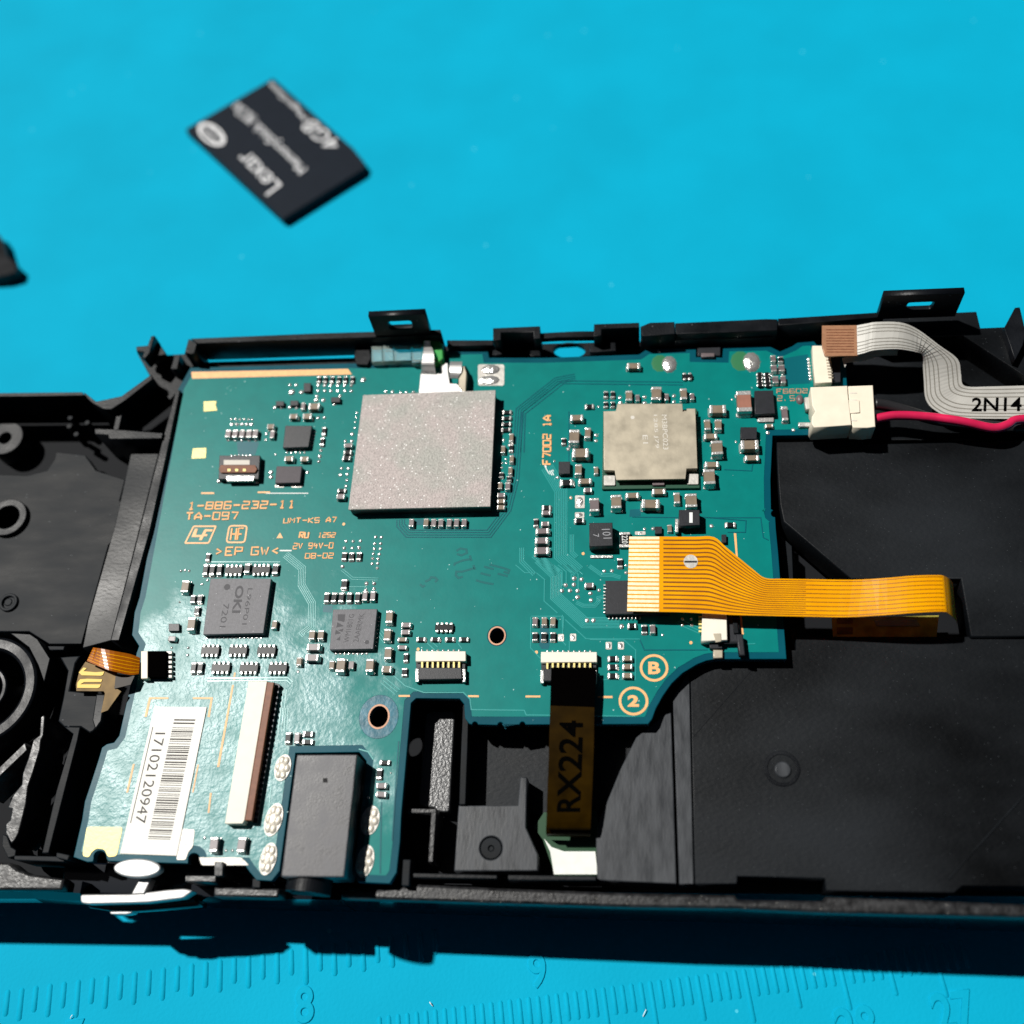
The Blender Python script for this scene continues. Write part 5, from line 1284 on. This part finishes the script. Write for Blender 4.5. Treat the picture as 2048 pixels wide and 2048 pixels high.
# ------------------------------------------------------------------ other small things in and on the frame
lg = thing('light_guide', 'small clear and green plastic light guide behind the processor', 'light guide', P('B', 650, 250, -1))
for q, m_ in ((rect(388, 196, 470, 312), 'acrylic_clear'), (rect(472, 190, 556, 308), 'acrylic_clear'), (rect(558, 192, 690, 305), 'acrylic_clear'), (rect(692, 188, 775, 318), 'acrylic_clear')):
    block('guide_segment', 'B', q, 1.2, 1.6, m_, 0.15, parent=lg)
block('guide_lens', 'B', [(777, 150), (880, 140), (925, 180), (930, 290), (900, 315), (777, 318)], 1.4, 1.8, 'acrylic_green', 0.15, parent=lg)

sw = thing('slide_switch', 'glossy white switch knob with curved bar at the front edge', 'switch', P('N', 270, 1780, -4))
def W6(x, y): return 140 + x * .21739, 1690 + y * .21739
c0 = at_px(*W6(615, 212), 0.2)
add('knob', poly(ell(c0, 2.55, 0.95, 36), 0.2, 1.2, (), 0.15), 'switch_white', sw)
add('knob_stem', poly([at_px(*W6(x, y), -1.0) for x, y in ((640, 312), (742, 312), (680, 450), (565, 450))], -1.0, 1.5, (), 0.1), 'switch_white', sw)
add('knob_bar', poly(rnd([at_px(*W6(x, y), -1.2) for x, y in ((96, 455), (570, 452), (900, 412), (1050, 402), (1135, 420), (1040, 488), (700, 530), (150, 543), (96, 530))], 0.3), -1.2, 1.6, (), 0.12), 'switch_white', sw)
add('knob_skirt', poly([at_px(*W6(x, y), -2.9) for x, y in ((110, 500), (1100, 450), (1190, 520), (1180, 560), (600, 612), (360, 605), (180, 580))], -2.9, 2.6, (), 0.2), 'plastic_gloss', sw)
add('knob_nub', poly(rnd([at_px(*W6(x, y), -3.2) for x, y in ((358, 596), (580, 590), (572, 625), (520, 640), (370, 638))], 0.25), -3.2, 1.5, (), 0.1), 'switch_white', sw)

db = thing('daughter_board', 'small white and green board at the foot of the dark flex cable', 'circuit board', P('N', 1140, 1710, -5))
def W8(x, y): return 780 + x * .24845, 1540 + y * .24845
add('board_face', poly([at_px(*W8(x, y), -3.6) for x, y in ((1240, 552), (1300, 620), (1400, 655), (1652, 655), (1672, 840), (1320, 840), (1290, 660))], -3.6, 0.6), 'board_white', db)
add('board_base', poly([at_px(*W8(x, y), -3.75) for x, y in ((1160, 460), (1240, 340), (1660, 330), (1690, 500), (1690, 850), (1330, 850), (1230, 560))], -3.75, 0.6), 'board_green', db)

# memory card lying on the mat
mc = [(371, 258), (546, 156), (706, 296), (730, 326), (727, 338), (566, 438)]
card = thing('memory_card', 'black memory card with white print lying alone on the turquoise mat', 'memory card', at_mat(540, 300))
def on_mat(pts, up): return [at_mat(x, y, up) for x, y in pts]
def mat_prism(top, depth):
    bot = [p - MAT_N * depth for p in top]
    n = len(top)
    me = mesh_from(top + bot, [tuple(range(n)), tuple(range(n, 2 * n))[::-1]] + [(i, i + n, (i + 1) % n + n, (i + 1) % n) for i in range(n)])
    bm = bmesh.new(); bm.from_mesh(me); bmesh.ops.recalc_face_normals(bm, faces=bm.faces)
    bmesh.ops.bevel(bm, geom=bm.edges[:], offset=0.12, segments=2, affect='EDGES')
    bm.to_mesh(me); bm.free()
    return me
add('card_body', mat_prism(on_mat(mc, 1.62), 1.6), 'card_black', card)
def WM(x, y): return 340 + x * .22774, 130 + y * .22774
def ctext(s, bl, br, tl, **kw):
    add('lettering', text_mesh(s, at_mat(*WM(*bl), 1.62), at_mat(*WM(*br), 1.62), at_mat(*WM(*tl), 1.62), 0.015, **kw), 'card_print', card)
ctext('Lexar', (985, 1050), (690, 745), (850, 1150))
ctext('MemoryStick', (1228, 885), (800, 480), (1135, 965))
ctext('PRO Duo', (775, 455), (598, 325), (690, 520))
ctext('4GB', (1515, 690), (1255, 470), (1390, 760))
ctext('MagicGate', (1225, 450), (905, 140), (1170, 490))
def logo_loop(f): return [at_mat(*WM(365 + f * (106 * math.cos(a) + 60 * math.sin(a)), 608 + f * (86 * math.cos(a) - 55 * math.sin(a))), 1.635) for a in [2 * math.pi * i / 28 for i in range(28)]]
lo, li = logo_loop(1.0), logo_loop(0.74)
add('logo', mesh_from(lo + li, [(i, i + 28, (i + 1) % 28 + 28, (i + 1) % 28) for i in range(28)]), 'card_print', card)
for k in (-22, 22):
    q = [at_mat(*WM(x, y), 1.65) for x, y in ((308 - k, 552 + k), (326 - k, 544 + k), (436 - k, 660 + k), (422 - k, 668 + k))]
    add('logo_stripe', mesh_from(q, [(3, 2, 1, 0)]), 'card_print', card)

# dark thing at the left edge of the mat
tp = add('tool_tip', mat_prism(on_mat([(-60, 455), (-8, 462), (4, 478), (14, 512), (34, 530), (30, 545), (4, 552), (-60, 556)], 2.2), 2.0), 'plastic_black')
tp['label'] = 'dark pointed tool tip poking in at the left edge of the mat'; tp['category'] = 'tool'

# ------------------------------------------------------------------ into the world
for o in list(C.objects):
    if o.parent is None and o.type in {'MESH', 'EMPTY'}:
        o.matrix_world = M @ Matrix.Translation(o.location)
